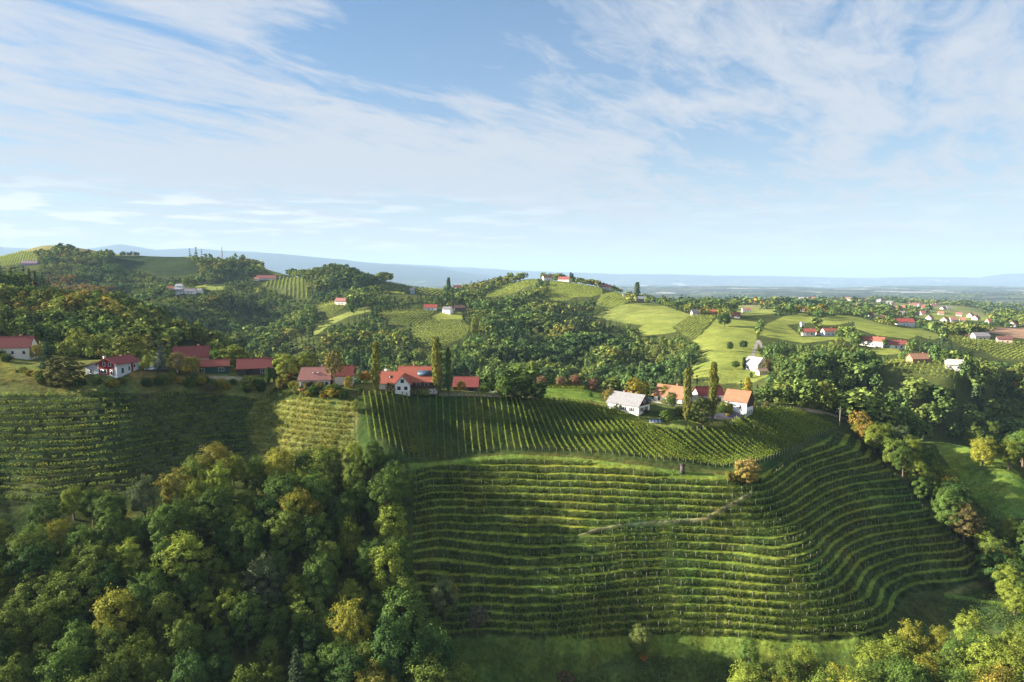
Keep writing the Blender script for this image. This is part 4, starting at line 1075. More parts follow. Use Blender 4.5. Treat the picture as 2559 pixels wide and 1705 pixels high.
# ---- all farther woods: thousands of trees, one forest
def far_forest():
    lods = []
    for (nc, nl, leaf) in ((22, 16, .125), (14, 8, .20), (8, 5, .34)):
        lods.append([broad_crown(np.random.RandomState(300+i), n_clump=nc, n_leaf=nl, leaf=leaf, z0=.12) for i in range(5)])
    lods_s = [[spruce_crown(np.random.RandomState(330+i), tiers=t, leaf=lf, per=p) for i in range(2)] for t, lf, p in ((10, .10, 3), (6, .16, 2), (5, .22, 1))]
    r = np.random.RandomState(21)
    Xs, Ys = [], []
    for D0, D1, cellsz in ((300, 520, 6.2), (520, 900, 7.2), (900, 1700, 8.4), (1700, 3200, 15.0), (3200, 7000, 34.0)):
        ny = int((D1-D0)/cellsz)
        for j in range(ny):
            D = D0 + (j+.5)*cellsz; half = D*.86; nx = int(2*half/cellsz)
            x = -half + (np.arange(nx)+.5)*cellsz + r.uniform(-.45, .45, nx)*cellsz
            Xs.append(x); Ys.append(np.full(nx, D) + r.uniform(-.45, .45, nx)*cellsz)
    x = np.concatenate(Xs); y = np.concatenate(Ys)
    z = gz(x, y)
    hgt = (5.5 + 10*np.clip(vnoise(x/28, y/28, 29)*1.2-.1, 0, 1)**1.1)*r.uniform(.72, 1.2, len(x))
    keep = visible(x, y, z + hgt, 0.0)
    # clear of open land, gardens and single trees as the photo shows them
    ub, vb = pix(x, y, z + 1); um, vm = pix(x, y, z + hgt*.55); ut, vt = pix(x, y, z + hgt)
    for poly in W['OPEN']:
        for (uu, vv) in ((ub, vb), (um, vm), (ut, vt)):
            keep &= ~inside(poly, uu, vv)
    for poly in KEEP_CLEAR:
        for (uu, vv) in ((um, vm), (ut, vt)):
            keep &= ~inside(poly, uu, vv)
    for u, v, hw in HOUSE_SPOTS:
        bx, by = hit(u, v, 300, 4000)
        keep &= ~((np.abs(um-u) < hw) & (np.abs(vm-v) < hw*.8) & (y < by+12) & (y > by*.72)); keep &= ~(np.hypot(x-bx, y-by) < max(11, by*.012))
    for pts, w_ in PATHW:
        if pts[:, 1].max() > 330: keep &= dist_to(pts, x, y) > w_*.5 + 3
    fields = vnoise(x/220, y/300, 83)
    keep &= ~((y > 1300) & (fields > .45)); keep &= ~((y > 1650) & (fields > .42)); keep &= ~((y > 2600) & (fields > .36))
    ridge_z = z - CZ
    keep &= ~((y < 300) & (x < 140))
    x, y, z, hgt = x[keep], y[keep], z[keep], hgt[keep]
    n = len(x)
    hue = np.clip(vnoise(x/45, y/45, 51)*.7 + r.uniform(0, .45, n) - .13, 0, .999)
    pal = np.array([(.046,.085,.028),(.064,.110,.031),(.088,.136,.034),(.118,.158,.036),(.155,.182,.038),(.180,.180,.036),(.220,.165,.034)])
    q = hue*(len(pal)-1.001); qi = q.astype(int); qf = (q-qi)[:, None]
    col = (pal[qi]*(1-qf) + pal[qi+1]*qf)*r.uniform(.9, 1.55, n)[:, None]
    conif = (vnoise(x/70+9, y/70, 57) > .70) & (r.rand(n) < .75)
    for poly in CONIFER_PX:
        uu, vv = pix(x, y, z); conif |= inside(poly, uu, vv) & (r.rand(n) < .85)
    for poly in RUSTY_PX:
        uu, vv = pix(x, y, z+8); rs_ = inside(poly, uu, vv) & (r.rand(n) < .7)
        col[rs_] = np.array((.25,.17,.03))*r.uniform(.7, 1.2, rs_.sum())[:, None]
    col[conif] = np.array((.050,.080,.034))*r.uniform(.8, 1.25, conif.sum())[:, None]
    Vs, Cs = [], []
    lod = np.where(y < 620, 0, np.where(y < 1250, 1, 2))
    for L_ in range(3):
        for sp in (0, 1):
            for pi, proto in enumerate(lods_s[L_] if sp else lods[L_]):
                m = np.where((lod == L_) & (conif == bool(sp)) & (np.arange(n) % (2 if sp else 5) == pi))[0]
                if not len(m): continue
                hh = hgt[m]*(1.25 if sp else 1); wd = hh*(r.uniform(.5, .66, len(m)) if sp else r.uniform(.62, 1.5, len(m)))
                if L_ == 2: wd = wd*np.where(y[m] > 1700, 1.5, 1.15)
                wd = wd*np.where(y[m] > 3200, 2.0, 1.0)
                th = r.uniform(0, 6.283, len(m)); c, s = np.cos(th), np.sin(th)
                Vx = (proto[None, :, 0]*c[:, None] - proto[None, :, 1]*s[:, None])*wd[:, None] + x[m][:, None]
                Vy = (proto[None, :, 0]*s[:, None] + proto[None, :, 1]*c[:, None])*wd[:, None] + y[m][:, None]
                Vz = proto[None, :, 2]*hh[:, None] + z[m][:, None] - .3
                Vs.append(np.stack([Vx, Vy, Vz], -1).reshape(-1, 3).astype(np.float32))
                Cs.append(np.repeat(np.column_stack([col[m], np.full(len(m), .10)]).astype(np.float32), len(proto), 0))
    near_p = [broad_crown(np.random.RandomState(360+i), n_clump=30, n_leaf=95, leaf=.043, z0=.08) for i in range(3)]
    for i, (ex, ey, eh, ew, ec) in enumerate(EXTRA):
        q = near_p[i % 3]; th = r.uniform(0, 6.28); c, s = math.cos(th), math.sin(th); k = ew/.62
        Vs.append(np.column_stack([(q[:, 0]*c-q[:, 1]*s)*k+ex, (q[:, 0]*s+q[:, 1]*c)*k+ey, q[:, 2]*eh+float(gz(ex, ey))-.3]).astype(np.float32))
        Cs.append(np.tile(np.array([*ec, .15], np.float32), (len(q), 1)))
    V = np.concatenate(Vs); Cc = np.concatenate(Cs)
    print('forest trees', n, 'faces', len(V)//4, [int((lod == k).sum()) for k in range(3)])
    o = link('forest', mesh_arrays('forest', V, np.arange(len(V)).reshape(-1, 4), MATS['wood_leaf'], {'tint': Cc})); tag(o, kind='stuff')
# parts of the picture where no far tree may stand in front (buildings of the ridge, lawns)
KEEP_CLEAR = [[(1360,958),(1520,958),(1520,1000),(1360,1000)], [(1880,1000),(2100,1005),(2130,1040),(1900,1030)]]
CONIFER_PX = [[(2350,960),(2559,960),(2559,1030),(2380,1020)], [(1380,780),(1470,790),(1545,810),(1580,850),(1500,870),(1400,830)], [(350,640),(470,625),(560,640),(500,650)]]
RUSTY_PX = [[(40,680),(160,690),(290,720),(280,750),(190,735),(60,705)]]
HOUSE_SPOTS = []

# ------------------------------------------------------------------ buildings
MATS['plaster'] = plain('painted_wall', (1, 1, 1), rough=0.9, var=0.07, scale=1.2, obj_col=True)
MATS['tile'] = plain('roof_tiles', (1, 1, 1), rough=0.8, var=0.26, scale=1.3, obj_col=True)
MATS['glass'] = plain('window_pane', (0.03, 0.04, 0.05), rough=0.15, var=0.1)
MATS['trim'] = plain('white_trim', (0.75, 0.75, 0.72), rough=0.7, var=0.05)
MATS['timber'] = plain('dark_timber', (0.060, 0.035, 0.022), var=0.3, scale=5)
MATS['panel'] = plain('solar_glass', (0.03, 0.06, 0.10), rough=0.55, var=0.15, scale=1.5)
MATS['metal'] = plain('grey_metal', (0.45, 0.46, 0.48), rough=0.45, var=0.1)
MATS['brick'] = plain('chimney_brick', (0.33, 0.14, 0.09), var=0.3, scale=6)
MATS['paint'] = plain('car_paint', (1, 1, 1), rough=0.25, var=0.02, obj_col=True)
MATS['tyre'] = plain('tyre_rubber', (0.02, 0.02, 0.02))
def boxes(name, specs, mat):
    """one mesh from several boxes: (cx, cy, cz, sx, sy, sz)"""
    V, Fq = [], []
    for cx, cy, cz, sx, sy, sz in specs:
        b = len(V)
        V += [(cx+x*sx/2, cy+y*sy/2, cz+z*sz/2) for z in (-1, 1) for y in (-1, 1) for x in (-1, 1)]
        Fq += [tuple(b+i for i in f) for f in ((0,2,3,1),(4,5,7,6),(0,1,5,4),(2,6,7,3),(0,4,6,2),(1,3,7,5))]
    return mesh_arrays(name, V, Fq, mat)
def pymesh(name, V, Fs, mat):
    me = bpy.data.meshes.new(name); me.from_pydata([tuple(v) for v in V], [], Fs); me.materials.append(mat); me.update(); return me
RED, BRICKRED, ORANGE, PINK, DARKRED, GREYR, BROWNR = (0.34,0.095,0.080), (0.40,0.115,0.080), (0.44,0.205,0.115), (0.44,0.200,0.170), (0.20,0.050,0.045), (0.31,0.30,0.31), (0.22,0.12,0.08)
WHITE, CREAM, GREYW, PALE = (0.80,0.80,0.78), (0.80,0.74,0.62), (0.52,0.55,0.58), (0.70,0.66,0.60)
def volume(r, L, Wd, h, pitch, wall, roof, at=(0, 0, 0), yaw=0.0, over=0.6, deep=2.5, hip=0.0, wall_mat=None, wall_label=None):
    """walls with gables and a two-sided roof; ridge along local X. Returns (wall, roof)"""
    rise = Wd/2*math.tan(math.radians(pitch)); x, y = L/2, Wd/2
    V = [(sx*x, sy*y, z) for z in (-deep, h) for sx, sy in ((-1,-1),(1,-1),(1,1),(-1,1))] + [(-x*(1-hip), 0, h+rise-.02), (x*(1-hip), 0, h+rise-.02)]
    w = link('wall', pymesh('wall', V, [(0,1,5,4),(2,3,7,6),(1,2,6,9,5),(3,0,4,8,7),(0,3,2,1)], wall_mat or MATS['plaster']), r, at, yaw)
    w.color = (*wall, 1)
    if wall_label: w['label'] = wall_label
    t = .22; ex, ey = x+over, y+over; drop = over*math.tan(math.radians(pitch))
    ze, zr = h-drop+.08, h+rise+.08; xr = ex*(1-hip)
    V, Fs = [], []
    def slab(pts):
        b = len(V); k = len(pts); V.extend(pts); V.extend([(p[0], p[1], p[2]+t) for p in pts])
        Fs.append(tuple(range(b+k-1, b-1, -1))); Fs.append(tuple(range(b+k, b+2*k)))
        for i in range(k): j = (i+1) % k; Fs.append((b+i, b+j, b+k+j, b+k+i))
    slab([(-ex,-ey,ze),(ex,-ey,ze),(xr,0,zr),(-xr,0,zr)]); slab([(ex,ey,ze),(-ex,ey,ze),(-xr,.001,zr+.002),(xr,.001,zr+.002)])
    if hip > 0: slab([(ex,-ey,ze),(ex,ey,ze),(xr+.003,0,zr)]); slab([(-ex,ey,ze),(-ex,-ey,ze),(-xr-.003,0,zr)])
    V2 = [(-xr,-.12,zr+t-.05),(xr,-.12,zr+t-.05),(xr,.12,zr+t-.05),(-xr,.12,zr+t-.05),(-xr,0,zr+t+.12),(xr,0,zr+t+.12)]
    b = len(V); V.extend(V2); Fs.extend([tuple(b+i for i in f) for f in ((0,1,5,4),(2,3,4,5),(1,2,5),(3,0,4),(0,3,2,1))])
    rf = link('roof', pymesh('roof', V, Fs, MATS['tile']), r, at, yaw); rf.color = (*[c*ROOF_K for c in roof], 1)
    return w, rf
def chimney(rf, x, y, z, s=.7, hgt=1.5, mat='brick'):
    return link('chimney', boxes('chimney', [(0, 0, hgt/2-.4, s, s, hgt), (0, 0, hgt-.33, s+.18, s+.18, .14)], MATS[mat]), rf, (x, y, z))
def opening(par, L, Wd, side, along, zc, w, h, kind='window', shutters=False, frame='trim', pane='glass'):
    """a window or door set on one side ('f' front -Y, 'b', 'l' -X gable, 'r' +X gable)"""
    if side in 'fb':
        p = (along, -Wd/2 if side == 'f' else Wd/2, zc); rz = 0 if side == 'f' else math.pi
    else:
        p = (L/2 if side == 'r' else -L/2, along, zc); rz = math.pi/2 if side == 'r' else -math.pi/2
    b = .12
    sp = [(-w/2-b/2, -.04, 0, b, .12, h+2*b), (w/2+b/2, -.04, 0, b, .12, h+2*b), (0, -.04, h/2+b/2, w, .12, b), (0, -.04, -h/2-b/2, w, .12, b)]
    if w > 1.3: sp.append((0, -.03, 0, .07, .09, h))
    o = link(kind, boxes(kind, sp, MATS[frame]), par, p, rz)
    link('pane' if kind == 'window' else 'leaf', boxes('pane', [(0, -.015, 0, w, .05, h)], MATS[pane]), o)
    if shutters:
        for s in (-1, 1): link('shutter', boxes('shutter', [(s*(w/2+b+.26), -.05, 0, .5, .08, h+.1)], MATS['timber']), o)
    return o
def spot(u, v, L, Wd, yaw, ax=0, ay=-1, D0=200, D1=6000):
    """centre of a building whose local ground point (ax*L/2, ay*W/2) is seen at pixel (u, v)"""
    x, y = hit(u, v, D0, D1); c, s = math.cos(yaw), math.sin(yaw); lx, ly = ax*L/2, ay*Wd/2
    return x - (c*lx - s*ly), y - (s*lx + c*ly), x, y
def house(name, label, u, v, wpx=None, L=None, Wd=8, h=3.2, pitch=40, yaw=0, wall=WHITE, roof=RED, ax=0, ay=-1, group=None, cat='house', D0=330, D1=6000, chim=1, wins=(), hip=0.0, at_ground=True):
    yaw = math.radians(yaw)
    if L is None: L = wpx/F*hit(u, v, D0, D1)[1]/max(.45, abs(math.cos(yaw)))*0.9
    cx, cy, bx, by = spot(u, v, L, Wd, yaw, ax, ay, D0, D1)
    r = root(name, (cx, cy, float(sample(ZS, bx, by)) + .1), label, cat, group, yaw)
    w, rf = volume(r, L, Wd, h, pitch, wall, roof, hip=hip)
    rise = Wd/2*math.tan(math.radians(pitch))
    for i in range(chim): chimney(rf, L*(.22 - .3*i), .5, h+rise-.3, .8 if L < 25 else 1.2)
    for spec in wins: opening(w, L, Wd, *spec)
    HOUSE_SPOTS.append((u, v - (h+rise)/2/max(by, 1)*F, (wpx or L/by*F)*.55))
    return r, w, rf, L
def row_wins(L, n, z, w=1.0, h=1.3, side='f', sh=False): return [(side, -L/2 + L*(i+.5)/n, z, w, h, 'window', sh) for i in range(n)]

# -- far-left red-roofed house
house('farmhouse', 'red-roofed house with cream gable at the far left edge of the ridge', 18, 893, L=17, Wd=9, h=4.2, pitch=42, yaw=14, wall=CREAM, roof=RED, D0=230, D1=330, wins=row_wins(17, 4, 1.8) + [('r', -1.8, 2.0, 1.0, 1.3, 'window'), ('r', 1.8, 2.0, 1.0, 1.3, 'window')])
# -- red and white house
def red_house():
    yaw = math.radians(76); L, Wd, h = 10.5, 8.6, 4.6
    x, y = hit(286, 943, 220, 300)
    r = root('farmhouse', (x-1.5, y+5.5, float(sample(ZS, x, y))+.5), 'house with red timber gable, grey walls and low red roof above the left vine slope', 'house', None, yaw)
    w, rf = volume(r, L, Wd, h, 24, GREYW, (0.33,0.075,0.065), over=1.0)
    clad = link('gable_cladding', pymesh('gable_cladding', [(-L/2-.06,-Wd*.36,.3),(-L/2-.06,Wd*.46,.3),(-L/2-.06,Wd*.46,h),(-L/2-.06,0,h+1.75),(-L/2-.06,-Wd*.36,h+.45),
                (-L/2+.02,-Wd*.36,.3),(-L/2+.02,Wd*.46,.3),(-L/2+.02,Wd*.46,h),(-L/2+.02,0,h+1.75),(-L/2+.02,-Wd*.36,h+.45)], [(0,1,2,3,4),(9,8,7,6,5),(0,4,9,5),(1,6,7,2),(2,7,8,3),(3,8,9,4),(0,5,6,1)], MATS['plaster']), r)
    clad.color = (0.22, 0.018, 0.022, 1)
    for a, z, ww, hh in ((-1.3, 4.3, 1.0, 1.3), (1.3, 4.3, 1.0, 1.3), (-1.5, 1.6, 2.6, 1.4), (2.0, 1.4, 1.1, 1.9)): opening(w, L+.16, Wd, 'l', -a, z, ww, hh)
    for a, z, ww, hh in ((-2.6, 1.8, 1.2, 2.0), (.6, 2.2, .8, 1.6), (3.2, 2.8, .9, 1.2)): opening(w, L, Wd, 'f', a, z, ww, hh)
    st = link('cladding_strip', boxes('cladding_strip', [(2.1, -Wd/2-.03, 2.2, .9, .1, 4.2)], MATS['plaster']), r); st.color = (0.25, 0.02, 0.025, 1)
    chimney(rf, 1.2, -.4, h+1.75, .6, 1.1)
    chimney(rf, -3.6, 2.6, h+.9, .7, 1.9, 'metal')
    w2, rf2 = volume(r, 5.2, 7.0, 3.0, 20, GREYW, (0.10,0.09,0.09), at=(-2.2, 7.0, 0), over=.7)
    opening(w2, 5.2, 7.0, 'l', 1.0, 1.3, 1.0, 1.4)
red_house()
house('farmhouse', 'dormered red-roofed house half hidden behind trees on the left ridge', 478, 903, L=13, Wd=9, h=3.6, pitch=42, yaw=22, wall=CREAM, roof=RED, D0=250, D1=330, wins=row_wins(13, 3, 1.7))
g, w_, rf_, L_ = house('garden_shed', 'low dark green shed with red roof left of the red-roofed barn', 530, 933, L=12.5, Wd=6, h=2.9, pitch=34, yaw=20, wall=(0.03,0.075,0.065), roof=BRICKRED, D0=235, D1=310, chim=0, wins=[('f', -3.8, 1.2, 2.0, 1.3, 'window'), ('f', -6.0, 1.1, .9, 2.0, 'door'), ('f', 3.5, 1.3, 2.0, 1.2, 'window')])
house('barn', 'red-roofed barn with dark walls right of the dark green shed', 636, 936, L=13, Wd=9, h=2.6, pitch=36, yaw=17, wall=(0.06,0.05,0.045), roof=RED, D0=235, D1=310, wins=[('f', 3.2, 1.2, 1.6, 1.4, 'window'), ('f', -2, 1.0, 2.2, 2.0, 'door', False, 'timber', 'tyre')])
house('garden_hut', 'little red-roofed hut left of the pink-roofed house', 714, 949, L=5, Wd=3.4, h=1.7, pitch=30, yaw=14, wall=(0.16,0.08,0.05), roof=RED, D0=235, D1=310, chim=0, wins=[('f', 0, .8, .9, 1.6, 'door', False, 'timber', 'tyre')])
def pink_house():
    r, w, rf, L = house('farmhouse', 'white house with large pinkish-red roof and roofed terrace above the yellow vines', 786, 970, L=11.5, Wd=10, h=3.2, pitch=38, yaw=8, wall=CREAM, roof=PINK, D0=230, D1=300,
          wins=[('f', 2.6, 1.5, 1.6, 1.4, 'window'), ('f', 4.6, 1.5, 1.2, 1.3, 'window'), ('f', -4.2, 1.2, 1.6, 2.2, 'door'), ('f', -1.4, 1.2, 1.6, 2.2, 'door'), ('r', -2, 1.6, 1.2, 1.3, 'window'), ('r', 1.5, 1.6, 1.2, 1.3, 'window')], hip=.14)
    for x in (-.6, 1.2): link('skylight', boxes('skylight', [(x, -2.6, 5.55, .8, 1.1, .1)], MATS['metal']), rf).rotation_euler = (0, 0, 0)
    link('terrace_wall', boxes('terrace_wall', [(-2.5, -5.6, -.5, 7, .25, .8)], MATS['brick']), r)
pink_house()
house('barn', 'dark-red-roofed annex behind the pink-roofed house', 858, 962, L=7, Wd=7, h=3.6, pitch=42, yaw=8, wall=PALE, roof=(0.27,0.07,0.06), D0=235, D1=320, chim=0, wins=[('r', 0, 1.6, 1.1, 1.3, 'window')])
def main_farm():
    yaw = 0.0; x, y = hit(1006, 986, 220, 300); z = float(sample(ZS, x, y))
    r = root('farmhouse', (x, y+5, z), 'large orange-red-roofed farmhouse with white front gable and roof solar panel', 'house', None, yaw)
    red = (0.52,0.150,0.095)
    w, rf = volume(r, 15.5, 10, 4.4, 44, WHITE, red, at=(5.6, 3.2, .2)); w.color = (0.07,0.04,0.03,1); w['label'] = 'dark timber wall'
    w1, rf1 = volume(r, 10.0, 8.0, 3.4, 42, CREAM, (0.54,0.160,0.10), at=(-5.6, 1.9, .6))
    w2, rf2 = volume(r, 8.0, 5.6, 3.9, 48, WHITE, (0.50,0.150,0.095), at=(0, -1.2, 0), yaw=math.pi/2, over=.45)
    for a, zc, ww, hh in ((0, 5.1, 1.0, 1.1), (-1.3, 2.4, 1.0, 1.1), (1.3, 2.4, 1.0, 1.1)): opening(w2, 8.0, 5.6, 'l', a, zc, ww, hh, 'window', False, 'timber')
    s = link('solar_panel', boxes('solar_panel', [(0, 0, 0, 6.4, 2.4, .12)], MATS['panel']), rf, (2.6, -2.75, 7.25)); s.rotation_euler = (math.radians(44), 0, 0)
    s = link('skylight', boxes('skylight', [(0, 0, 0, .9, 1.2, .14)], MATS['glass']), rf1, (.4, -2.1, 5.45)); s.rotation_euler = (math.radians(42), 0, 0)
    chimney(rf, -2.2, .6, 9.0, .8, 1.6); chimney(rf1, -1.8, 1.2, 6.4, 1.2, 1.8, 'trim')
    b = link('balcony', boxes('balcony', [(7.0, -3.0, 2.1, 9.5, 1.6, .18), (7.0, -3.75, 2.7, 9.5, .1, 1.0)] + [(2.4+i*3.1, -3.7, .6, .16, .16, 3.0) for i in range(4)], MATS['timber']), r)
    link('plinth', boxes('plinth', [(7.6, -2.0, .8, 10.5, .3, 2.4)], MATS['trim']), r)
    for i in range(3): opening(w, 15.5, 10, 'f', -3.2+i*3.2, 3.1, 1.5, 1.3)
main_farm()
house('barn', 'low red-roofed barn right of the tall poplar pair', 1163, 975, L=9.6, Wd=8, h=1.8, pitch=38, yaw=-3, wall=(0.10,0.06,0.04), roof=(0.30,0.07,0.06), D0=235, D1=320, chim=0, wins=[('f', 2.4, .8, 1.6, 1.4, 'door', False, 'timber', 'tyre')])
def grey_cottage():
    yaw = math.radians(-43); L, Wd, h = 14.0, 8.0, 3.6
    cx, cy, bx, by = spot(1595, 1040, L, Wd, yaw, 1, -1, 220, 300)
    r = root('cottage', (cx, cy, float(sample(ZS, bx, by))+.2), 'cream cottage with pale grey roof and dark timber gable standing above the vine rows', 'house', None, yaw)
    w, rf = volume(r, L, Wd, h, 41, (0.84,0.80,0.70), GREYR, over=.55)
    rise = Wd/2*math.tan(math.radians(41))
    g = link('gable_cladding', pymesh('gable_cladding', [(L/2+.01,-Wd*.47,h-.2),(L/2+.01,Wd*.47,h-.2),(L/2+.01,0,h+rise-.15),(L/2+.12,-Wd*.47,h-.2),(L/2+.12,Wd*.47,h-.2),(L/2+.12,0,h+rise-.15)], [(0,1,2),(5,4,3),(0,3,4,1),(1,4,5,2),(2,5,3,0)], MATS['timber']), r)
    for a in (-1.5, 1.5): opening(w, L, Wd, 'r', a, 2.0, .9, 1.3, 'window', True)
    opening(w, L+.26, Wd, 'r', 0, h+1.3, .9, 1.1)
    opening(w, L, Wd, 'r', .3, -.6, 1.0, 2.0, 'door', False, 'trim', 'panel')
    link('porch_roof', pymesh('porch_roof', [(L/2,-1.1,.8),(L/2,1.7,.8),(L/2,.3,1.7),(L/2+1.6,-1.1,.8),(L/2+1.6,1.7,.8),(L/2+1.6,.3,1.7)], [(0,2,5,3),(2,1,4,5),(0,1,2),(3,5,4),(0,3,4,1)], MATS['timber']), r)
    for a in (3.9, .4, -3.6): opening(w, L, Wd, 'f', a, 1.9, .9, 1.3, 'window', True)
    chimney(rf, -2.2, .5, h+rise-.5, .8, 1.7); chimney(rf, 1.0, .5, h+rise-.5, .8, 1.7)
grey_cottage()
def orange_farm():
    yaw = math.radians(-44); L, Wd = 13.0, 8.0
    cx, cy, bx, by = spot(1634, 991, L, Wd, yaw, -1, -1, 240, 320)
    z = float(sample(ZS, bx, by))
    r = root('farmstead', (cx, cy, z), 'long orange-roofed farmstead with shaded dark red wing behind the two right poplars', 'farm', None, yaw)
    w, rf = volume(r, L, Wd, 3.2, 42, CREAM, ORANGE, over=.7, deep=4)
    for a in (-4, -1.5, 1): opening(w, L, Wd, 'f', a, 1.6, 1.0, 1.2)
    chimney(rf, 2, .5, 6.8)
    w2, rf2 = volume(r, 11, 6.5, 3.4, 40, PALE, (0.26,0.055,0.05), at=(9.5, 12.0, 0), yaw=math.radians(58), deep=5)  # wing roof: shade of its slope is put into the dark red
    for a in (-3.5, 0, 3.5): opening(w2, 11, 6.5, 'f', a, 1.4, 1.4, 1.6, 'window', False, 'timber')
    w3, rf3 = volume(r, 9, 7.0, 3.8, 44, WHITE, ORANGE, at=(24.5, 9.5, -.6), yaw=math.radians(4), deep=6)
    gx, gy = 24.5 + 4.52, 9.5 + .3
    link('gable_cladding', pymesh('gable_cladding', [(gx,gy-3.4,.8),(gx,gy+3.4,.8),(gx,gy+3.4,3.2),(gx,gy,6.3),(gx,gy-3.4,3.2),(gx+.15,gy-3.4,.8),(gx+.15,gy+3.4,.8),(gx+.15,gy+3.4,3.2),(gx+.15,gy,6.3),(gx+.15,gy-3.4,3.2)],
         [(0,1,2,3,4),(9,8,7,6,5),(0,4,9,5),(1,6,7,2),(2,7,8,3),(3,8,9,4),(0,5,6,1)], MATS['timber']), r)
    for a in (-2.0, 0, 2.0): opening(w3, 9.0, 7.0, 'r', a, -.6, 1.0, 1.2)
    opening(w3, 9, 7.0, 'f', -1.5, 1.5, 1.0, 1.2); opening(w3, 9, 7.0, 'f', 2.0, 1.5, 1.0, 1.2)
    lt = link('lean_to_roof', boxes('lean_to_roof', [(0, 0, 0, 8, 3.0, .18)], MATS['tile']), r, (12.5, 8.6, 2.9)); lt.color = (0.25, 0.21, 0.18, 1); lt.rotation_euler = (math.radians(15), 0, math.radians(58))
orange_farm()
# -- the white cottage in the meadow and its shed
house('cottage', 'small white cottage with grey roof standing in the bright valley meadow', 1876, 926, L=12, Wd=9, h=4.6, pitch=44, yaw=-62, wall=WHITE, roof=(0.50,0.46,0.50), ax=0, ay=-1, D0=420, D1=700, wins=[('r', -2, 1.5, 1.1, 1.3, 'window'), ('r', 2, 1.5, 1.1, 1.3, 'window'), ('r', -2, 4.3, 1.1, 1.3, 'window'), ('r', 2, 4.3, 1.1, 1.3, 'window'), ('f', -3, 1.6, 1.1, 1.3, 'window'), ('f', 2, 1.6, 1.1, 1.3, 'window')])
house('shed', 'tiny pale shed right of the white meadow cottage', 1908, 937, L=6, Wd=5, h=2.4, pitch=30, yaw=10, wall=(0.6,0.5,0.4), roof=(0.45,0.30,0.22), D0=420, D1=700, chim=0, cat='shed')
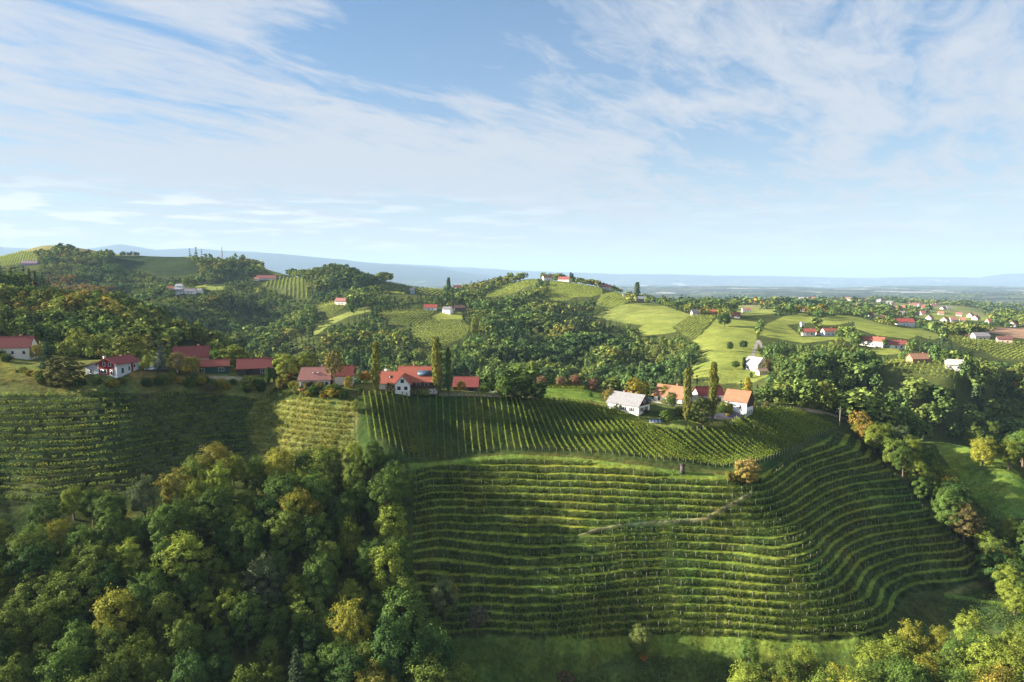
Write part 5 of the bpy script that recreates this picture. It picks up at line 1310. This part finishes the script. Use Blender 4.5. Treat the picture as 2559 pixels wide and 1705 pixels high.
# -- houses of the hills behind: (u, v foot, width px, length scale, yaw, wall, roof, wall height, label)
HILLS = [
 (1371,701,27,20,WHITE,ORANGE,5,'white manor with orange roofs on the summit of the middle hill, left one'),(1408,704,30,-25,WHITE,BRICKRED,4,'orange-roofed farmhouse on the summit of the middle hill, beside pointed trees'),
 (1516,722,28,10,PALE,(0.34,0.13,0.10),4,'brownish-red-roofed house among trees on the summit spur'),(1601,754,27,0,(0.30,0.25,0.22),(0.34,0.36,0.38),4,'long grey-roofed hall on the slope below the summit spur'),(1561,742,8,0,WHITE,GREYR,3,'tiny white hut on the vine slope left of the grey hall'),
 (1740,789,22,5,(0.74,0.60,0.62),(0.20,0.19,0.21),4,'pinkish cube-like house with dark roof at the top of the striped vineyard'),(1783,787,20,-10,(0.66,0.35,0.20),(0.55,0.15,0.08),3,'bright orange-red-roofed house right of the pinkish house'),
 (1808,778,27,8,PALE,PINK,4,'wide pink-roofed house behind the bright orange-red one'),(1837,795,25,-15,(0.62,0.55,0.50),RED,3,'red-roofed house with a hedge above the bright meadow'),(1866,780,22,0,WHITE,(0.50,0.22,0.18),4,'white house with pale red roof behind the hedge of the bright meadow'),
 (1076,776,34,4,WHITE,(0.55,0.12,0.09),3.5,'white house with bright red roof above the central vineyard'),(1115,784,23,-30,WHITE,(0.22,0.20,0.22),5,'white house with dark roof in the middle of the three above the central vineyard'),(1149,778,28,8,(0.16,0.10,0.09),(0.20,0.11,0.09),4,'brown barn right of the dark-roofed white house above the central vineyard'),
 (851,762,36,-20,(0.80,0.70,0.66),(0.42,0.17,0.15),4.5,'large pale house with reddish roof on the knoll left of the centre'),(891,762,14,0,GREYW,GREYR,3,'small grey shed right of the large pale knoll house'),
 (1144,724,22,8,PALE,(0.33,0.10,0.08),4,'red-roofed house on the skyline right of the far poplar'),(1030,735,11,0,(0.42,0.44,0.52),(0.2,0.2,0.24),7,'narrow grey-blue tower house in the terraced slope below the skyline poplar'),
 (664,700,52,3,PALE,(0.36,0.12,0.11),3.5,'long red-roofed farm on the slope left of the wooded dome hill'),(640,702,12,0,WHITE,(0.5,0.2,0.15),3,'small white house at the left end of the long red-roofed farm'),
 (425,728,17,10,(0.70,0.62,0.60),(0.45,0.17,0.12),4,'red-roofed house at the left of the valley hamlet'),(446,726,21,-10,(0.66,0.68,0.74),(0.30,0.32,0.38),6,'tall bluish-white house in the valley hamlet'),(447,736,20,30,WHITE,(0.28,0.26,0.30),4,'white gabled house in front of the tall bluish one in the valley hamlet'),(474,735,27,5,WHITE,(0.34,0.28,0.32),4,'wide white house at the right of the valley hamlet'),(497,732,12,0,WHITE,GREYR,3,'small white house at the right end of the valley hamlet'),
 (72,664,44,0,(0.34,0.27,0.36),(0.26,0.17,0.22),4,'long dull purple farm building under the far-left vine plot'),
 (2022,840,33,-8,(0.78,0.68,0.60),(0.42,0.11,0.08),4,'white and red house left in the farm group under the small white tower'),(2076,840,36,6,WHITE,(0.50,0.16,0.10),4.5,'red-roofed house with dormers right in the farm group under the small white tower'),(2048,838,18,0,PALE,(0.42,0.14,0.10),3,'low red link building between the two houses under the small white tower'),
 (2174,866,44,-48,(0.80,0.72,0.62),(0.47,0.13,0.09),5,'half-timbered house with steep red roof on the right hillside'),(2246,872,46,-6,WHITE,(0.45,0.12,0.10),3.5,'long white house with red roof right of the half-timbered house'),
 (2305,907,56,2,(0.40,0.24,0.15),(0.52,0.27,0.16),2.6,'long orange-brown-roofed barn above the rounded vineyard'),(2384,925,36,-28,(0.62,0.58,0.52),(0.60,0.56,0.50),3.4,'pale grey-roofed barn at the right end of the rounded vineyard'),
 (2427,846,19,0,(0.7,0.45,0.3),(0.58,0.20,0.11),3,'orange-roofed house left of the long grey farm near the brown field'),(2456,850,42,3,(0.62,0.60,0.58),(0.46,0.40,0.40),4,'long greyish farm building in front of the brown field'),(2511,858,32,-22,(0.70,0.50,0.40),(0.20,0.09,0.08),4,'dark-red-roofed house at the right end in front of the brown field'),
 (2264,815,50,2,WHITE,(0.56,0.11,0.08),5,'long bright red-roofed building beyond the right hillside meadows'),(2005,779,19,-35,WHITE,(0.55,0.13,0.09),4,'steep-gabled white house with red roof alone on the far meadow edge'),(2066,785,22,0,(0.65,0.40,0.25),(0.55,0.22,0.13),3.5,'orange-roofed house below the far pair of poplars'),
 (2184,794,20,5,PALE,(0.40,0.13,0.09),3.5,'red-brown house at the upper end of the far striped vineyard'),(2206,800,15,-5,PALE,(0.52,0.22,0.14),3.5,'small orange house just below the red-brown one'),
]
for u, v, wpx, yaw, wall, roof, h, lab in HILLS:
    D = hit(u, v, 380, 4000)[1]
    big = wpx/F*D
    house('house', lab, u, v, wpx=wpx, Wd=min(max(6.5, big*.5), 11), h=h, pitch=38, yaw=yaw, wall=wall, roof=roof, D0=380, D1=4000, chim=1 if wpx > 18 else 0, group=None,
          wins=[(s, a, 1.6, 1.3, 1.4, 'window') for s, a in (('f', -2.2), ('f', 2.2))] if wpx >= 20 else ())
def small_tower():
    x, y = hit(2004, 828, 380, 1500); z = float(sample(ZS, x, y))
    r = root('tower', (x, y, z), 'small square white tower above the red-roofed farm group on the right', 'tower')
    w, rf = volume(r, 3.2, 3.2, 8.5, 30, WHITE, GREYR, over=.25)
    opening(w, 3.2, 3.2, 'f', 0, 6, .8, 1.2)
    HOUSE_SPOTS.append((2004, 819, 6))
small_tower()
# -- the far village: small houses, each its own
VILLAGE = [(1921,752),(1935,754),(1958,752),(1966,750),(2003,750),(2024,750),(2030,749),(2066,748),(2074,749),(2098,749),(2112,748),(2121,751),(2150,747),(2164,756),(2184,755),(2196,755),(2206,753),(2078,761),(2222,760),(2232,764),(2256,772),(2262,774),
 (2282,766),(2290,764),(2303,768),(2310,772),(2240,774),(2334,766),(2344,764),(2362,774),(2372,773),(2308,788),(2432,793),(2476,810),(2540,817),(2370,806),(2384,805),(2406,806),(2288,790),(2254,790),(2246,797),(2330,800),(1900,756),(1884,762),(1870,758),(1895,748),(2140,769),(2044,776),(2352,787),(2396,790),(2446,800)]
vr = np.random.RandomState(5)
VR = [((0.50,0.13,0.10),'red'), ((0.55,0.24,0.15),'orange'), ((0.36,0.14,0.12),'dull red'), ((0.33,0.32,0.34),'grey'), ((0.44,0.20,0.17),'pinkish')]
for i, (u, v) in enumerate(VILLAGE):
    roof, rn = VR[vr.randint(5)]
    zone = 'crest of the far village' if v < 758 else 'lower right end of the far village' if u > 2400 else 'valley side of the far village'
    house('village_house', f'tiny white house with {rn} roof on the {zone}', u, v, wpx=vr.uniform(9, 15), Wd=10, h=6.0 if v < 758 else 3.4, pitch=42, yaw=vr.uniform(-40, 40), wall=((.62,.62,.6), (.6,.55,.46), (.5,.47,.43))[vr.randint(3)], roof=roof, D0=800, D1=5000, chim=0, group='houses of the far village')
# ------------------------------------------------------------------ small things near the farms
def car(u, v, yaw, col, label):
    x, y = hit(u, v, 220, 330); r = root('parked_car', (x, y, float(gz(x, y))+.05), label, 'car', None, math.radians(yaw))
    V, Fs = [], []
    prof = [(-2.1,.35),(-2.15,.85),(-1.9,1.0),(-1.45,1.05),(-.9,1.5),(.7,1.52),(1.35,1.02),(2.0,.9),(2.15,.65),(2.1,.35)]
    for s, k in ((-.86, 1), (.86, 1)):
        for px_, pz_ in prof: V.append((px_, s*(.84 if pz_ > 1.2 else 1), pz_))
    n = len(prof); Fs = [tuple(range(n)), tuple(range(2*n-1, n-1, -1))] + [(i, i+n, (i+1) % n+n, (i+1) % n) for i in range(n)]
    b = link('body', pymesh('body', V, Fs, MATS['paint']), r); b.color = (*col, 1)
    for s in (-1, 1): link('side_window', boxes('side_window', [(-.1, s*.80, 1.26, 1.7, .05, .34)], MATS['glass']), b)
    w = link('windscreen', boxes('windscreen', [(0, 0, 0, .06, 1.3, .55)], MATS['glass']), b, (1.06, 0, 1.26)); w.rotation_euler = (0, math.radians(-52), 0)
    for sx in (-1.3, 1.35):
        for sy in (-.8, .8):
            th = np.linspace(0, 6.283, 13)[:-1]; Vw = [(.33*math.cos(t), d, .33*math.sin(t)) for d in (-.1, .1) for t in th]
            link('wheel', pymesh('wheel', Vw, [tuple(range(11, -1, -1)), tuple(range(12, 24))] + [(i, (i+1) % 12, 12+(i+1) % 12, 12+i) for i in range(12)], MATS['tyre']), r, (sx, sy, .33))
car(378, 926, 12, (0.75,0.76,0.80), 'white car parked between the red and white house and the blue-grey spruce')
car(1624, 1000, -35, (0.10,0.13,0.18), 'dark blue car parked behind the grey-roofed cottage')
car(1318, 990, 5, (0.05,0.05,0.06), 'dark car parked under the broad dark green tree')
car(846, 980, 20, (0.04,0.04,0.05), 'black car in front of the pink-roofed house')
def pole(u, vb, vt, label):
    x, y, h, w = place_px(u, vb, vt, 3); r = root('utility_pole', (x, y, float(gz(x, y))-.2), label, 'utility pole')
    Vp, Fp = tube([(0,0,0),(0,0,h*.5),(0,0,h)], [.16,.14,.11], 8); link('pole', mesh_arrays('pole', Vp, Fp, MATS['stake']), r)
    link('crossarm', boxes('crossarm', [(0, 0, h-.5, 1.8, .12, .12)] + [(q, 0, h-.3, .1, .1, .25) for q in (-.8, 0, .8)], MATS['stake']), r)
pole(2098, 1064, 1018, 'wooden utility pole on the ridge at the right end of the vine rows')
pole(1524, 992, 960, 'thin utility pole behind the lawn left of the grey-roofed cottage')
def panel_rack():
    x, y = hit(1640, 1060, 220, 300); r = root('solar_rack', (x, y+1, float(gz(x, y))), 'white-glinting ground solar panel rack on the lawn above the vine rows', 'solar panel', None, math.radians(-8))
    p = link('panel', boxes('panel', [(0, 0, 0, 4.6, 2.0, .08), (0, 0, -.06, 4.7, 2.1, .06)], MATS['metal']), r, (0, 0, 1.0)); p.rotation_euler = (math.radians(30), 0, 0)
    link('cells', boxes('cells', [(-1.72+i*1.15, j*.95-.47, .05, 1.05, .85, .02) for i in range(4) for j in range(2)], MATS['panel']), p)
    for s in (-1.9, 1.9): link('leg', boxes('leg', [(s, .5, .5, .1, .1, 1.6)], MATS['metal']), r)
panel_rack()
def pillar():
    x, y, h, w = place_px(1705, 1184, 1157, 11); r = root('stone_pillar', (x, y, float(gz(x, y))-.3), 'dark square pillar standing on the grass track between straight rows and terraces', 'pillar')
    link('shaft', box_mesh('shaft', 1.25, 1.25, h*.9, plain('dark_stone', (0.10,0.085,0.08), var=.3, scale=3)), r)
    link('cap', boxes('cap', [(0, 0, h*.92, 1.6, 1.6, .22)], MATS['timber']), r)
pillar()
def fence():
    pts = [hit(u, v, 220, 320) for u, v in ((1072,989),(1130,990),(1190,991),(1250,993),(1300,994))]
    q, Ln = resample(pts, 2.6); org = (q[0][0], q[0][1], float(gz(*q[0])))
    r = root('wooden_fence', org, 'low brown wooden fence along the gravel yard above the straight vine rows', 'fence')
    post = box_mesh('post', .14, .14, 1.25, MATS['bark']); sp = []
    for i, p in enumerate(q):
        z = float(gz(*p)); link('post', post, r, (p[0]-org[0], p[1]-org[1], z-.1-org[2]))
        if i:
            a = q[i-1]; za = float(gz(*a))
            for hh in (.5, .95):
                m = (a+p)/2; d = p-a; o = link('rail', boxes('rail', [(0, 0, 0, float(np.hypot(*d)), .06, .14)], MATS['bark']), r, (m[0]-org[0], m[1]-org[1], (z+za)/2+hh-org[2]), math.atan2(d[1], d[0]))
                o.rotation_euler = (0, -math.atan2(z-za, float(np.hypot(*d))), math.atan2(d[1], d[0]))
fence()
def mast():
    x, y, h, w = place_far(555, 645, 611); r = root('radio_mast', (x, y, float(gz(x, y))-1), 'slender radio mast rising from the far wooded hilltop on the left', 'mast')
    Vp, Fp = tube([(0,0,0),(0,0,h*.55),(0,0,h*.56),(0,0,h*.8),(0,0,h*.81),(0,0,h)], [1.3,1.0,.7,.6,.3,.2], 6)
    link('shaft', mesh_arrays('shaft', Vp, Fp, plain('mast_red', (0.35,0.20,0.20))), r)
    for k in (.42, .56, .7): link('platform', boxes('platform', [(0, 0, h*k, 3.0, 3.0, .5)], MATS['metal']), r)
def place_far(u, vb, vt):
    x, y = hit(u, vb, 900, 2200); zt = CZ + y*ray(u, vt)[1]; return x, y, zt - float(gz(x, y)), 0
mast()
# trees one can tell apart far off
FAR_TREES = [('poplar_tree',1121,727,694,9,G_DARK,'dark poplar on the far skyline left of the red-roofed house'),('poplar_tree',1426,706,681,6,G_DARK,'pointed poplar beside the summit farm, left of a close pair'),('poplar_tree',1431,706,684,5,G_DARK,'pointed poplar beside the summit farm, right of a close pair'),
 ('poplar_tree',2085,782,757,9,G_OLIVE,'far poplar above the right hillside, left of two'),('poplar_tree',2104,782,756,9,G_OLIVE,'far poplar above the right hillside, right of two'),('poplar_tree',1592,738,706,13,G_MID,'olive poplar on the summit spur above the grey hall'),
 ('broadleaf_tree',1824,878,852,17,G_DARK,'dark tree standing alone in the bright meadow, left of a pair'),('broadleaf_tree',1858,873,849,24,G_DARK,'dark tree standing alone in the bright meadow, right of a pair'),
 ('broadleaf_tree',1838,922,900,25,G_MID,'round tree left of the white meadow cottage'),('poplar_tree',1859,922,893,9,G_DARK,'dark columnar conifer left of the white meadow cottage'),('broadleaf_tree',1810,817,782,38,G_DARK,'broad dark tree at the upper corner of the bright meadow'),
 ('broadleaf_tree',1187,858,786,22,G_LIME,'pale tall tree right of the central vineyard'),('shrub',1877,944,934,9,G_DARK,'small round bush in the bright meadow below the white cottage'),('broadleaf_tree',1915,930,896,28,G_BROWN,'brownish tree right of the white meadow cottage'),
 ('broadleaf_tree',2540,975,952,26,(0.26,0.17,0.02),'bright yellow tree at the right edge of the conifer slope')]
FAR_TREES += [('broadleaf_tree', 302+i*5.0+(i//3)*2, 641, 630-(i*7 % 4), 6, G_DARK, f'tiny round tree in the row on the far-left saddle, {ordinal(i+1)} from its left end') for i in range(9)]
for kind, u, vb, vt, w, col, lab in FAR_TREES:
    x, y = hit(u, vb, 380, 2500); z = float(gz(x, y)); zt = CZ + y*ray(u, vt)[1]
    add_tree(kind, x, y, max(zt - z, 4), w/F*y, col, lab, None, .2, 0)
    HOUSE_SPOTS.append((u, (vb+vt)/2, w*.6))

# rough bushes and young trees along the ridge gardens and the slope heads
br = np.random.RandomState(33)
BUSH_SPOTS = [((0,900),(120,960),16),((180,968),(420,960),12),((420,952),(640,975),24),((640,972),(880,990),46),((880,975),(960,1000),5),((1180,975),(1330,985),6),((1660,1010),(1720,1040),4),((1800,1030),(1900,1015),8),((1900,1008),(2090,1020),14)]
COLN = (('dark green', G_DARK, .1), ('green', G_MID, .3), ('olive', G_OLIVE, .5), ('yellow-green', G_LIME, .5), ('golden', G_GOLD, .6), ('brown', G_BROWN, .4))
def zone_words(u): return 'under the red and white house' if u < 420 else 'along the track below the green shed and barn' if u < 640 else 'in the rough strip below the pink-roofed house' if u < 900 else 'by the gravel yard' if u < 1340 else 'near the orange-roofed farm' if u < 1780 else 'at the head of the rightmost vine rows'
for (u0, v0), (u1, v1), n in BUSH_SPOTS:
    for i in range(n):
        t = br.rand(); u = u0+(u1-u0)*t; v = v0+(v1-v0)*t + br.normal(0, 7)
        x, y = hit(u, v, 200, 330)
        if any(bool(inside(W[k], x, y)) for k in ('ROWV', 'YELV')): continue
        hgt = br.uniform(1.2, 3.6); nm, c, yl = COLN[br.randint(6)]
        size = 'tall' if hgt > 2.8 else 'low' if hgt < 1.9 else 'middling'
        add_tree('shrub', x, y, hgt, hgt*br.uniform(1.0, 1.6), c, f'{size} {nm} garden bush {zone_words(u)}', 'garden bushes along the ridge', yl)
far_forest()
build_haze()
